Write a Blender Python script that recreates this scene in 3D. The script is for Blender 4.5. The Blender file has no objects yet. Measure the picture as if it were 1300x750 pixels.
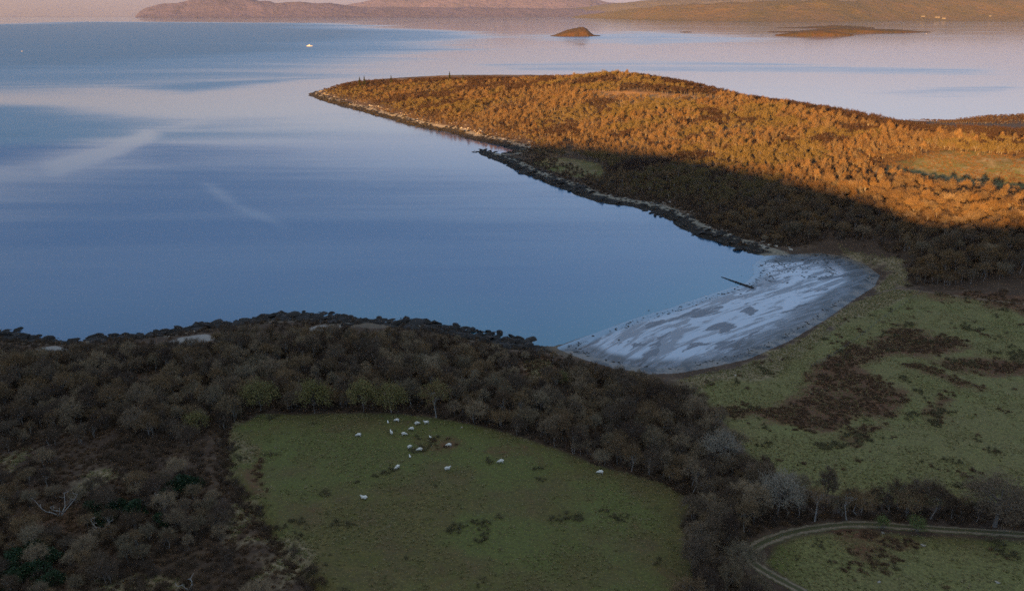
import bpy, bmesh, math, random
import numpy as np
from mathutils import Vector, Matrix

# ------------------------------------------------------------------ camera, sky, sun, exposure
SC = bpy.context.scene
COL = SC.collection
R = math.radians
CAM_H, F_PX, V_EYE = 115.0, 1020.0, 16.0
PITCH = math.atan((375 - V_EYE) / F_PX)
cam = bpy.data.cameras.new('camera')
cam.sensor_width = 36.0
cam.lens = 36.0 * F_PX / 1300.0
cam.clip_start, cam.clip_end = 1.0, 90000.0
cam_o = bpy.data.objects.new('camera', cam)
COL.objects.link(cam_o)
cam_o.location = (0, 0, CAM_H)
cam_o.rotation_euler = (math.pi / 2 - PITCH, 0, 0)
SC.camera = cam_o

SUN_EL, SUN_AZ = 7.0, 29.0          # sun low behind the camera, a little to the left
world = bpy.data.worlds.new('World')
SC.world = world
world.use_nodes = True
wn = world.node_tree
sky = wn.nodes.new('ShaderNodeTexSky')
sky.sky_type = 'NISHITA'
sky.sun_disc = False
sky.sun_elevation = R(SUN_EL)
sky.sun_rotation = R(180 + SUN_AZ)
sky.dust_density, sky.ozone_density = 0.2, 2.0
geo = wn.nodes.new('ShaderNodeTexCoord')
sep = wn.nodes.new('ShaderNodeSeparateXYZ')
ramp = wn.nodes.new('ShaderNodeValToRGB')
wn.links.new(geo.outputs['Generated'], sep.inputs[0])
wn.links.new(sep.outputs['Z'], ramp.inputs[0])
cr = ramp.color_ramp
SKY_T = [(0.0, (.34, .36, 1.05)), (.05, (.50, .40, .74)), (.12, (1.34, .92, 1.05)), (.25, (1.20, 1.10, 1.30)),
         (.5, (2.0, 1.95, 2.05)), (1.0, (8.0, 4.5, 2.5))]
cr.elements[0].position = SKY_T[0][0]
cr.elements[0].color = (*[c / 8 for c in SKY_T[0][1]], 1)
cr.elements[1].position = 1.0
cr.elements[1].color = (*[c / 8 for c in SKY_T[-1][1]], 1)
for p, c in SKY_T[1:-1]:
    e = cr.elements.new(p)
    e.color = (*[x / 8 for x in c], 1)
mul = wn.nodes.new('ShaderNodeVectorMath')
mul.operation = 'MULTIPLY'
wn.links.new(sky.outputs[0], mul.inputs[0])
wn.links.new(ramp.outputs[0], mul.inputs[1])
mul2 = wn.nodes.new('ShaderNodeVectorMath')
mul2.operation = 'SCALE'
wn.links.new(mul.outputs[0], mul2.inputs[0])
mul2.inputs['Scale'].default_value = 8.0
wn.links.new(mul2.outputs[0], wn.nodes['Background'].inputs[0])
wn.nodes['Background'].inputs[1].default_value = 0.05

sun = bpy.data.lights.new('sun', 'SUN')
sun.energy = 5.0
sun.angle = R(0.5)
sun.color = (1.0, 0.50, 0.13)
sun_o = bpy.data.objects.new('sun', sun)
COL.objects.link(sun_o)
TO_SUN = Vector((-math.sin(R(SUN_AZ)) * math.cos(R(SUN_EL)), -math.cos(R(SUN_AZ)) * math.cos(R(SUN_EL)), math.sin(R(SUN_EL))))
sun_o.rotation_euler = TO_SUN.to_track_quat('Z', 'Y').to_euler()
sun_o.location = TO_SUN * 900

SC.view_settings.view_transform = 'Standard'
SC.view_settings.look = 'None'
SC.view_settings.gamma = 1.0
SC.view_settings.exposure = 2.0
SC.render.engine = 'CYCLES'
SC.cycles.use_denoising = False
SC.cycles.max_bounces = 6
SC.cycles.diffuse_bounces = 2
SC.cycles.glossy_bounces = 3
SC.cycles.volume_bounces = 0
SC.cycles.transparent_max_bounces = 4

RNG = np.random.default_rng(7)
random.seed(7)

# ------------------------------------------------------------------ numeric helpers
CP, SP = math.cos(PITCH), math.sin(PITCH)

def ray(u, v):
    a, b = (u - 650) / F_PX, (375 - v) / F_PX
    return np.array([a, CP + b * SP, -SP + b * CP])

def at_z(u, v, z=0.0):
    d = ray(u, v)
    t = (z - CAM_H) / d[2]
    return np.array([d[0] * t, d[1] * t, z])

def at_y(u, v, y):
    d = ray(u, v)
    t = y / d[1]
    return np.array([d[0] * t, y, CAM_H + d[2] * t])

def hash2(ix, iy, s):
    n = (ix.astype(np.int64) * 374761393 + iy.astype(np.int64) * 668265263 + s * 974634777) & 0xFFFFFFFF
    n = ((n ^ (n >> 13)) * 1274126177) & 0xFFFFFFFF
    n = n ^ (n >> 16)
    return (n & 0xFFFF) / 65535.0

def vnoise(x, y, s=0):
    x = np.asarray(x, float); y = np.asarray(y, float)
    ix, iy = np.floor(x), np.floor(y)
    fx, fy = x - ix, y - iy
    fx, fy = fx * fx * (3 - 2 * fx), fy * fy * (3 - 2 * fy)
    a, b = hash2(ix, iy, s), hash2(ix + 1, iy, s)
    c, d = hash2(ix, iy + 1, s), hash2(ix + 1, iy + 1, s)
    return (a + (b - a) * fx) * (1 - fy) + (c + (d - c) * fx) * fy

def fbm(x, y, s=0, o=4):
    r, a, t = 0, 1.0, 0
    for k in range(o):
        r = r + a * vnoise(x * 2 ** k, y * 2 ** k, s + 17 * k)
        t += a
        a *= .5
    return r / t

def sstep(a, b, x):
    t = np.clip((x - a) / (b - a), 0, 1)
    return t * t * (3 - 2 * t)

def inside(P, x, y):
    P = np.asarray(P)[:, :2]
    r = np.zeros(np.shape(x), bool)
    n = len(P)
    for i in range(n):
        x1, y1 = P[i]; x2, y2 = P[(i + 1) % n]
        if y1 == y2: continue
        c = ((y1 > y) != (y2 > y)) & (x < (x2 - x1) * (y - y1) / (y2 - y1) + x1)
        r ^= c
    return r

def dline(P, x, y, closed=False):
    P = np.asarray(P)[:, :2]
    n = len(P)
    best = np.full(np.shape(x), 1e18)
    for i in range(n if closed else n - 1):
        x1, y1 = P[i]; x2, y2 = P[(i + 1) % n]
        dx, dy = x2 - x1, y2 - y1
        t = np.clip(((x - x1) * dx + (y - y1) * dy) / (dx * dx + dy * dy + 1e-9), 0, 1)
        best = np.minimum(best, (x - x1 - t * dx) ** 2 + (y - y1 - t * dy) ** 2)
    return np.sqrt(best)

def sdist(P, x, y):                     # positive inside
    d = dline(P, x, y, True)
    return np.where(inside(P, x, y), d, -d)

def smooth_line(P, n=8):                # Catmull-Rom
    P = [np.asarray(p, float) for p in P]
    Q = [2 * P[0] - P[1]] + P + [2 * P[-1] - P[-2]]
    out = []
    for i in range(1, len(Q) - 2):
        for k in range(n):
            t = k / n
            a, b, c, d = Q[i - 1], Q[i], Q[i + 1], Q[i + 2]
            out.append(.5 * (2 * b + (c - a) * t + (2 * a - 5 * b + 4 * c - d) * t * t + (3 * b - a - 3 * c + d) * t ** 3))
    out.append(P[-1])
    return np.array(out)

# ------------------------------------------------------------------ scene-object helpers
def tag(o, label=None, cat=None, group=None, kind=None):
    if label: o['label'] = label
    if cat: o['category'] = cat
    if group: o['group'] = group
    if kind: o['kind'] = kind
    return o

def mesh(name, verts, faces, mats=(), smooth=False, fmat=None):
    me = bpy.data.meshes.new(name)
    me.from_pydata([tuple(map(float, v)) for v in verts], [], faces)
    for m in mats: me.materials.append(m)
    if fmat is not None: me.polygons.foreach_set('material_index', np.asarray(fmat, np.int32))
    if smooth: me.polygons.foreach_set('use_smooth', np.ones(len(me.polygons), bool))
    me.update()
    return me

def fast_mesh(name, verts, quads, mats=(), smooth=True):
    verts = np.asarray(verts, np.float32); quads = np.asarray(quads, np.int32)
    me = bpy.data.meshes.new(name)
    k = quads.shape[1]
    me.vertices.add(len(verts)); me.vertices.foreach_set('co', verts.ravel())
    me.loops.add(quads.size); me.loops.foreach_set('vertex_index', quads.ravel())
    me.polygons.add(len(quads)); me.polygons.foreach_set('loop_start', np.arange(0, quads.size, k, dtype=np.int32))
    me.polygons.foreach_set('use_smooth', np.full(len(quads), smooth, bool))
    for m in mats: me.materials.append(m)
    me.update(calc_edges=True)
    me.validate()
    return me

def attr(me, name, vals):
    a = me.attributes.new(name, 'FLOAT', 'POINT')
    a.data.foreach_set('value', np.asarray(vals, np.float32))

def link(name, me, parent=None, loc=None, rz=0, s=None):
    o = bpy.data.objects.new(name, me)
    COL.objects.link(o)
    if parent is not None: o.parent = parent
    if loc is not None: o.location = [float(c) for c in loc]
    if rz: o.rotation_euler = (0, 0, rz)
    if s: o.scale = (s, s, s)
    return o

def scatter(name, pts, scl, rot, idx, protos, label, tilt=None):
    """one object of stuff: prototypes instanced on points by geometry nodes"""
    me = bpy.data.meshes.new(name)
    pts = np.asarray(pts, np.float32)
    me.vertices.add(len(pts)); me.vertices.foreach_set('co', pts.ravel())
    attr(me, 'scl', scl); attr(me, 'rot', rot); attr(me, 'tilt', tilt if tilt is not None else np.zeros(len(pts)))
    a = me.attributes.new('idx', 'INT', 'POINT'); a.data.foreach_set('value', np.asarray(idx, np.int32))
    pc = bpy.data.collections.new(name + '_kinds')
    for i, p in enumerate(protos):
        pc.objects.link(bpy.data.objects.new('%s_kind_%02d' % (name, i), p))
    ng = bpy.data.node_groups.new(name, 'GeometryNodeTree')
    ng.interface.new_socket('Geometry', in_out='INPUT', socket_type='NodeSocketGeometry')
    ng.interface.new_socket('Geometry', in_out='OUTPUT', socket_type='NodeSocketGeometry')
    N, L = ng.nodes, ng.links
    gi, go = N.new('NodeGroupInput'), N.new('NodeGroupOutput')
    iop, ci = N.new('GeometryNodeInstanceOnPoints'), N.new('GeometryNodeCollectionInfo')
    ci.inputs['Collection'].default_value = pc
    ci.inputs['Separate Children'].default_value = True
    ci.inputs['Reset Children'].default_value = True
    def na(n, t):
        k = N.new('GeometryNodeInputNamedAttribute'); k.data_type = t; k.inputs['Name'].default_value = n
        return k.outputs['Attribute']
    cx = N.new('ShaderNodeCombineXYZ')
    L.new(na('rot', 'FLOAT'), cx.inputs['Z']); L.new(na('tilt', 'FLOAT'), cx.inputs['X'])
    L.new(gi.outputs[0], iop.inputs['Points']); L.new(ci.outputs[0], iop.inputs['Instance'])
    iop.inputs['Pick Instance'].default_value = True
    L.new(na('idx', 'INT'), iop.inputs['Instance Index'])
    L.new(cx.outputs[0], iop.inputs['Rotation']); L.new(na('scl', 'FLOAT'), iop.inputs['Scale'])
    L.new(iop.outputs[0], go.inputs[0])
    o = link(name, me)
    m = o.modifiers.new('scatter', 'NODES'); m.node_group = ng
    return tag(o, label, None, None, 'stuff')

# ------------------------------------------------------------------ node helpers
class NT:
    def __init__(s, name):
        s.m = bpy.data.materials.new(name); s.m.use_nodes = True
        s.t = s.m.node_tree; s.n = s.t.nodes; s.l = s.t.links
        s.b = s.n['Principled BSDF']; s.out = s.n['Material Output']
        s.b.inputs['Specular IOR Level'].default_value = .2
    def set(s, sock, v):
        if isinstance(v, bpy.types.NodeSocket): s.l.new(v, sock)
        elif isinstance(v, (tuple, list)) and len(v) == 3 and sock.type == 'RGBA': sock.default_value = (*v, 1)
        else: sock.default_value = v
    def at(s, name):
        a = s.n.new('ShaderNodeAttribute'); a.attribute_name = name
        return a.outputs['Fac']
    def co(s, scale=(1, 1, 1), rot=0.0):
        tc = s.n.new('ShaderNodeTexCoord'); mp = s.n.new('ShaderNodeMapping')
        s.l.new(tc.outputs['Object'], mp.inputs[0])
        mp.inputs['Rotation'].default_value = (0, 0, rot)
        mp.inputs['Scale'].default_value = scale
        return mp.outputs[0]
    def noise(s, sc, detail=4, rough=.6, co=None, dist=0):
        n = s.n.new('ShaderNodeTexNoise')
        n.inputs['Scale'].default_value = sc; n.inputs['Detail'].default_value = detail
        n.inputs['Roughness'].default_value = rough; n.inputs['Distortion'].default_value = dist
        s.l.new(co if co is not None else s.co(), n.inputs['Vector'])
        return n.outputs['Fac']
    def math(s, op, a, b=0.0, c=0.0):
        n = s.n.new('ShaderNodeMath'); n.operation = op
        for i, v in enumerate((a, b, c)): s.set(n.inputs[i], v)
        return n.outputs[0]
    def ss(s, v, a, b, lo=0.0, hi=1.0):
        n = s.n.new('ShaderNodeMapRange'); n.interpolation_type = 'SMOOTHSTEP'
        s.set(n.inputs['Value'], v)
        for k, x in (('From Min', a), ('From Max', b), ('To Min', lo), ('To Max', hi)): s.set(n.inputs[k], x)
        return n.outputs[0]
    def mix(s, f, a, b):
        n = s.n.new('ShaderNodeMix'); n.data_type = 'RGBA'
        s.set(n.inputs['Factor'], f); pass
        ca = [i for i in n.inputs if i.type == 'RGBA']
        s.set(ca[0], a); s.set(ca[1], b)
        return [o for o in n.outputs if o.type == 'RGBA'][0]
    def bump(s, h, st=.5, d=.1):
        n = s.n.new('ShaderNodeBump'); s.set(n.inputs['Height'], h)
        n.inputs['Strength'].default_value = st; n.inputs['Distance'].default_value = d
        return n.outputs[0]
    def rnd(s):
        return s.n.new('ShaderNodeObjectInfo').outputs['Random']
    def oloc(s):
        return s.n.new('ShaderNodeObjectInfo').outputs['Location']
    def fin(s, col, rough=.9, normal=None):
        s.set(s.b.inputs['Base Color'], col); s.set(s.b.inputs['Roughness'], rough)
        if normal is not None: s.l.new(normal, s.b.inputs['Normal'])
        return s.m

def varied(name, cols, rough=.9, patch=.02, w=.5):
    """colour that differs from plant to plant and drifts over the land"""
    t = NT(name)
    p = t.noise(patch, 2, .5, t.oloc())
    f = t.math('ADD', t.math('MULTIPLY', t.rnd(), w), t.math('MULTIPLY', t.ss(p, .3, .7), 1 - w))
    r = t.n.new('ShaderNodeValToRGB')
    e = r.color_ramp.elements
    e[0].color = (*cols[0], 1); e[1].color = (*cols[-1], 1)
    for i, c in enumerate(cols[1:-1]):
        e.new((i + 1) / (len(cols) - 1)).color = (*c, 1)
    t.l.new(f, r.inputs[0])
    return t.fin(r.outputs[0], rough)

def plain(name, c, rough=.85, c2=None, sc=3.0):
    t = NT(name)
    return t.fin(t.mix(t.noise(sc, 4), c, c2 or tuple(x * .7 for x in c)), rough)

# ------------------------------------------------------------------ the land, from measured shore points
NEAR_COAST = [(-420, 440), (-260, 432), (-150, 430), (-60, 426), (0, 424), (30, 430), (60, 433), (110, 435), (170, 429), (215, 425),
              (250, 416), (300, 411), (345, 404), (400, 402), (450, 409), (530, 412), (580, 420), (620, 430), (660, 438), (705, 440)]
BEACH_WATER = [(740, 428), (800, 406), (850, 391), (900, 374), (945, 360), (957, 349), (955, 337), (970, 325)]
HEAD_SHORE = [(950, 320), (925, 312), (889, 301), (868, 291), (850, 280), (820, 267), (800, 263), (770, 258), (745, 253), (725, 243),
              (705, 236), (685, 229), (661, 219), (640, 208), (620, 200), (602, 193), (612, 191), (630, 195), (649, 195), (652, 191),
              (640, 186), (617, 181), (590, 175), (570, 168), (549, 164.5), (520, 159), (495, 151), (481, 148), (455, 140), (431, 134),
              (410, 128), (394, 122), (393, 119)]
coast = [at_z(u, v)[:2] for u, v in NEAR_COAST + BEACH_WATER + HEAD_SHORE]
FAR_SIDE = [(-290, 1290), (-240, 1400), (-120, 1480), (60, 1470), (200, 1360), (300, 1180), (380, 1010), (420, 905), (452, 872),
            (470, 900), (520, 925), (640, 940), (800, 960), (1300, 1000), (3200, 1000), (3200, -3000), (-3200, -3000), (-3200, 240), (-900, 262)]
LAND = np.array([*coast, *FAR_SIDE])
BEACH_TOP = [(1000, 322), (1040, 321), (1075, 326), (1100, 337), (1117, 350), (1110, 364), (1085, 380), (1045, 408), (1000, 434),
             (950, 456), (900, 467), (860, 474), (825, 475), (780, 467), (740, 455), (705, 440)]
BEACH = np.array([*[at_z(u, v)[:2] for u, v in BEACH_WATER], *[at_z(u, v, .8)[:2] for u, v in BEACH_TOP]])

BEACH_WL = np.array([at_z(u, v)[:2] for u, v in BEACH_WATER])
CTRL = [(300, 545, 11), (550, 530, 9), (850, 620, 9), (850, 740, 12), (450, 740, 15), (300, 600, 13), (100, 600, 15), (100, 740, 18), (0, 500, 10),
        (200, 470, 8), (400, 450, 7), (600, 462, 6), (750, 500, 4.5), (850, 505, 3), (900, 480, 2.6), (1000, 440, 2.8), (1120, 372, 3), (1100, 500, 4),
        (1300, 450, 6), (1200, 600, 6), (1000, 600, 5.5), (1300, 650, 8), (1100, 740, 9.5), (950, 700, 9), (1300, 740, 11), (650, 650, 11), (-100, 520, 11),
        (-100, 700, 18),
        # headland: low ground, foot of slope
        (690, 205, 2), (720, 212, 2.5), (760, 200, 6), (830, 210, 9), (830, 235, 4), (900, 222, 12), (900, 255, 6), (1000, 244, 14), (1000, 285, 5), (1060, 262, 14),
        (1100, 310, 6), (1150, 300, 11), (1130, 345, 3.5), (1200, 350, 6), (1300, 370, 8), (1250, 310, 15), (1180, 275, 20), (1250, 275, 21), (1310, 285, 21),
        (1250, 240, 14), (1250, 215, 21), (1170, 222, 18), (1310, 212, 23), (1215, 196, 26), (620, 172, 4), (540, 155, 4), (470, 136, 4), (420, 121, 4)]
ctrl = [at_z(u, v, z) for u, v, z in CTRL]
CREST = [(430, 114, 1240), (460, 111, 1240), (560, 106, 1190), (640, 105, 1120), (700, 102, 1080), (740, 99, 1050), (785, 97, 1020), (820, 100, 990), (850, 107, 960), (900, 120, 900), (960, 130, 830),
         (1000, 137, 785), (1060, 151, 720), (1130, 166, 650), (1165, 177, 610), (1300, 181, 610), (1400, 181, 620)]
ctrl += [at_y(u, v, y) for u, v, y in CREST]
ctrl += [np.array(p, float) for p in [(-280, 1260, 6), (-100, 1380, 14), (100, 1330, 16), (250, 1120, 12), (380, 880, 8), (480, 840, 9), (560, 870, 10), (640, 880, 10), (800, 800, 14),
                                      (1500, 700, 40), (1500, 200, 40), (800, 300, 28), (500, 300, 14), (400, 150, 14), (-600, 150, 30), (-400, 200, 14), (0, 60, 20), (200, 60, 16), (-250, 60, 28)]]
# a pale rocky step in the upper slope
ctrl = np.array(ctrl)
S0 = 300.0
def _phi(r2): return .5 * r2 * np.log(r2 + 1e-9)
def _fit(P):
    X = P[:, :2] / S0
    n = len(X)
    K = _phi(((X[:, None] - X[None]) ** 2).sum(-1)) + 2e-4 * np.eye(n)
    A = np.zeros((n + 3, n + 3)); A[:n, :n] = K; A[:n, n] = 1; A[:n, n + 1:] = X; A[n, :n] = 1; A[n + 1:, :n] = X.T
    b = np.zeros(n + 3); b[:n] = P[:, 2]
    return X, np.linalg.solve(A, b)
_X, _W = _fit(ctrl)
def tps(x, y):
    xs, ys = np.ravel(x) / S0, np.ravel(y) / S0
    r = _W[-3] + _W[-2] * xs + _W[-1] * ys
    for (a, b), w in zip(_X, _W): r = r + w * _phi((xs - a) ** 2 + (ys - b) ** 2)
    return r.reshape(np.shape(x))

# the hill behind the camera: its crest is where the evening shade on the headland is cast from
EDGE = [(560, 178, 0), (640, 186, 1), (700, 188, 6), (760, 191, 10), (830, 197, 13), (900, 206, 16), (1000, 226, 18), (1060, 239, 19), (1130, 258, 21), (1180, 288, 20), (1300, 310, 19)]
RIDGE_Y = -450.0
rx, rz = [], []
for u, v, z in EDGE:
    p = at_z(u, v, z)
    t = p[1] - RIDGE_Y
    rx.append(p[0] - t * math.tan(R(SUN_AZ))); rz.append(z + t / math.cos(R(SUN_AZ)) * math.tan(R(SUN_EL)))
o_ = np.argsort(rx); rx = np.array(rx)[o_]; rz = np.array(rz)[o_]
def ridge(x):
    x = np.asarray(x, float)
    z = np.interp(x, rx, rz)
    z = np.where(x < rx[0], rz[0] - np.minimum((rx[0] - x) * .03, 40), z)
    return np.where(x > rx[-1], rz[-1] + 4 * np.sin((x - rx[-1]) / 160.0), z)

def track_pts(L, n=10):
    return smooth_line([at_z(u, v, z) for u, v, z in L], n)
TRACK = track_pts([(1420, 689, 9.5), (1300, 680, 8.6), (1230, 676, 8), (1160, 671, 7.5), (1090, 666, 7.3), (1030, 671, 7.6), (985, 682, 8.2), (956, 697, 8.7),
                   (952, 710, 9.0), (968, 725, 9.2), (1000, 744, 9.4), (1035, 765, 9.7), (1080, 800, 10)])
DITCH = track_pts([(283, 545, 11), (287, 575, 12), (286, 610, 12.8), (305, 635, 13), (330, 665, 13.3), (355, 700, 13.8), (385, 735, 14.2), (420, 775, 14.8)], 6)

def height(x, y):
    x = np.asarray(x, float); y = np.asarray(y, float)
    cd = sdist(LAND, x, y)
    bd = sdist(BEACH, x, y)
    z = np.maximum(tps(x, y), 1.0)
    # hill behind
    f = np.clip((70 - y) / (70 - RIDGE_Y), 0, 1)
    f = f * f * (3 - 2 * f)
    back = ridge(x) * np.where(y < RIDGE_Y, np.clip(1 + (y - RIDGE_Y) / 1500, .2, 1), 1)
    z = z * (1 - f) + back * f
    near = np.ones(np.shape(x)); dd = np.full(np.shape(x), 99.0)
    nb = (y > 70) & (y < 260) & (np.abs(x) < 200)
    if nb.any():
        near[nb] = sstep(0, 12, dline(TRACK, x[nb], y[nb])); dd[nb] = dline(DITCH, x[nb], y[nb])
    z = z + (fbm(x / 26, y / 26, 3) - .5) * 2.2 * sstep(8, 40, cd) * near + (fbm(x / 5, y / 5, 5, 3) - .5) * .55 * near
    z = z - 1.3 * np.exp(-(dd / 1.5) ** 2) + .8 * np.exp(-((dd - 3.2) / 1.6) ** 2)
    # shore
    head = sstep(430, 520, y)
    wdt = 16 + 6 * head
    rocky = (fbm(x / 7, y / 7, 11, 4) - .45) * 3.2 * np.exp(-((cd - 5) / 6) ** 2)
    zs = np.where(bd < -25, .15 + 2.0 * sstep(0, 9, cd) + (z - 2.2) * sstep(3, wdt, cd) + rocky, .15 + 1.2 * sstep(0, 9, cd) + (z - 1.4) * sstep(3, wdt, cd))
    zb = np.full(np.shape(x), .9)
    nb = (y > 200) & (y < 460) & (np.abs(x - 90) < 240)
    if nb.any(): zb[nb] = np.minimum(.05 + .020 * dline(BEACH_WL, x[nb], y[nb]), .9)
    k = sstep(0, 11, -bd)
    z = np.where(bd > 0, zb, zb * (1 - k) + zs * k)
    z = np.where(cd < 0, -.12 * np.minimum(-cd, 25) - .02 + np.where(bd < -25, np.maximum(rocky, 0) * sstep(-7, 0, cd) * 1.0, 0), z)
    return z, cd, bd

def ground_many(L, z0=8.0):
    """where the lines of sight of image points meet the land"""
    D = np.array([ray(u, v) for u, v in L])
    z = np.full(len(D), float(z0))
    for _ in range(12):
        t = (z - CAM_H) / D[:, 2]
        z = .5 * z + .5 * height(D[:, 0] * t, D[:, 1] * t)[0]
    t = (z - CAM_H) / D[:, 2]
    return np.stack([D[:, 0] * t, D[:, 1] * t, z], 1)
def ground(u, v, z0=8.0):
    return ground_many([(u, v)], z0)[0]
def poly(L, z0=8.0):
    return ground_many(L, z0)[:, :2]

Z_FIELD = poly([(292, 548), (330, 525), (430, 525), (540, 529), (620, 543), (700, 568), (760, 592), (840, 614), (878, 632), (868, 668), (885, 720), (860, 790), (420, 790), (388, 735),
                (355, 696), (330, 660), (306, 630), (290, 605)])
Z_SHORE = poly([(872, 492), (930, 476), (1000, 452), (1060, 418), (1122, 371), (1165, 369), (1340, 386), (1360, 640), (1200, 642), (1100, 637), (1010, 617), (960, 587), (935, 556), (905, 522)])
Z_TRACKF = poly([(985, 692), (1030, 680), (1090, 673), (1160, 679), (1300, 688), (1380, 694), (1400, 800), (1080, 800), (1010, 740), (975, 715)])
Z_MEADOW = poly([(1128, 208), (1165, 198), (1215, 190), (1270, 196), (1330, 205), (1340, 245), (1290, 247), (1215, 245), (1160, 237), (1120, 225)], 19)
Z_SPIT = poly([(672, 207), (700, 200), (740, 203), (770, 212), (765, 228), (735, 226), (700, 217)], 3)
Z_CLEAR = poly([(742, 115), (800, 116), (850, 119.5), (910, 123), (905, 129), (850, 126.5), (790, 124), (745, 121)], 32)
BRACKEN_PX = [[(905, 518), (960, 512), (985, 500), (1000, 480), (1050, 460), (1110, 440), (1150, 418), (1200, 420), (1215, 438), (1190, 455), (1130, 470), (1135, 495), (1110, 515), (1060, 532), (1000, 540), (940, 530)],
              [(1195, 452), (1240, 448), (1300, 445), (1310, 468), (1270, 474), (1225, 470)], [(1190, 475), (1230, 478), (1238, 495), (1215, 498)],
              [(1055, 545), (1105, 538), (1110, 546), (1065, 553)], [(1155, 520), (1190, 518), (1188, 526), (1160, 527)],
              [(545, 558), (575, 560), (585, 572), (555, 574)], [(1080, 690), (1150, 678), (1180, 690), (1100, 700)],
              [(288, 580), (310, 590), (330, 625), (308, 628), (290, 605)], [(655, 462), (690, 458), (705, 475), (680, 490), (658, 482)], [(150, 480), (200, 472), (215, 490), (165, 502)],
              [(20, 650), (95, 645), (100, 672), (30, 672)], [(1165, 369), (1330, 383), (1330, 393), (1180, 378)]]
DRY_PX = [[(75, 602), (130, 596), (140, 622), (85, 628)], [(0, 585), (55, 562), (60, 575), (10, 600)], [(278, 632), (310, 640), (330, 668), (300, 680), (280, 660)],
          [(270, 550), (285, 550), (285, 590), (262, 595)], [(860, 480), (930, 466), (1000, 440), (1050, 412), (1060, 418), (1000, 452), (930, 478), (880, 490)],
          [(1060, 412), (1110, 372), (1150, 365), (1170, 372), (1110, 400), (1070, 425)], [(130, 725), (200, 720), (230, 760), (120, 760)], [(660, 462), (690, 462), (690, 482), (665, 480)],
          [(1050, 318), (1110, 330), (1130, 350), (1120, 366), (1150, 362), (1140, 335), (1100, 318)], [(300, 690), (345, 710), (370, 760), (300, 760)]]
SHINGLE_PX = [[(203, 438), (225, 429), (262, 424), (277, 430), (240, 440)], [(38, 444), (70, 439), (92, 445), (60, 450)], [(385, 418), (410, 412), (425, 417), (400, 422)]]
Z_BRACKEN = [poly(L) for L in BRACKEN_PX]
Z_DRY = [poly(L) for L in DRY_PX]
Z_SHINGLE = [poly(L, 2.5) for L in SHINGLE_PX]

def soft(polys, x, y, w):
    r = np.zeros(np.shape(x))
    for P in polys:
        lo, hi = P.min(0) - 3 * w, P.max(0) + 3 * w
        m = (x > lo[0]) & (x < hi[0]) & (y > lo[1]) & (y < hi[1])
        if m.any(): r[m] = np.maximum(r[m], np.clip(.5 + sdist(P, x[m], y[m]) / (2 * w), 0, 1))
    return r

def warp(x, y, amp, scale, seed):
    return x + amp * (fbm(x / scale, y / scale, seed, 4) - .5) * 2, y + amp * (fbm(x / scale, y / scale, seed + 50, 4) - .5) * 2

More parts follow.
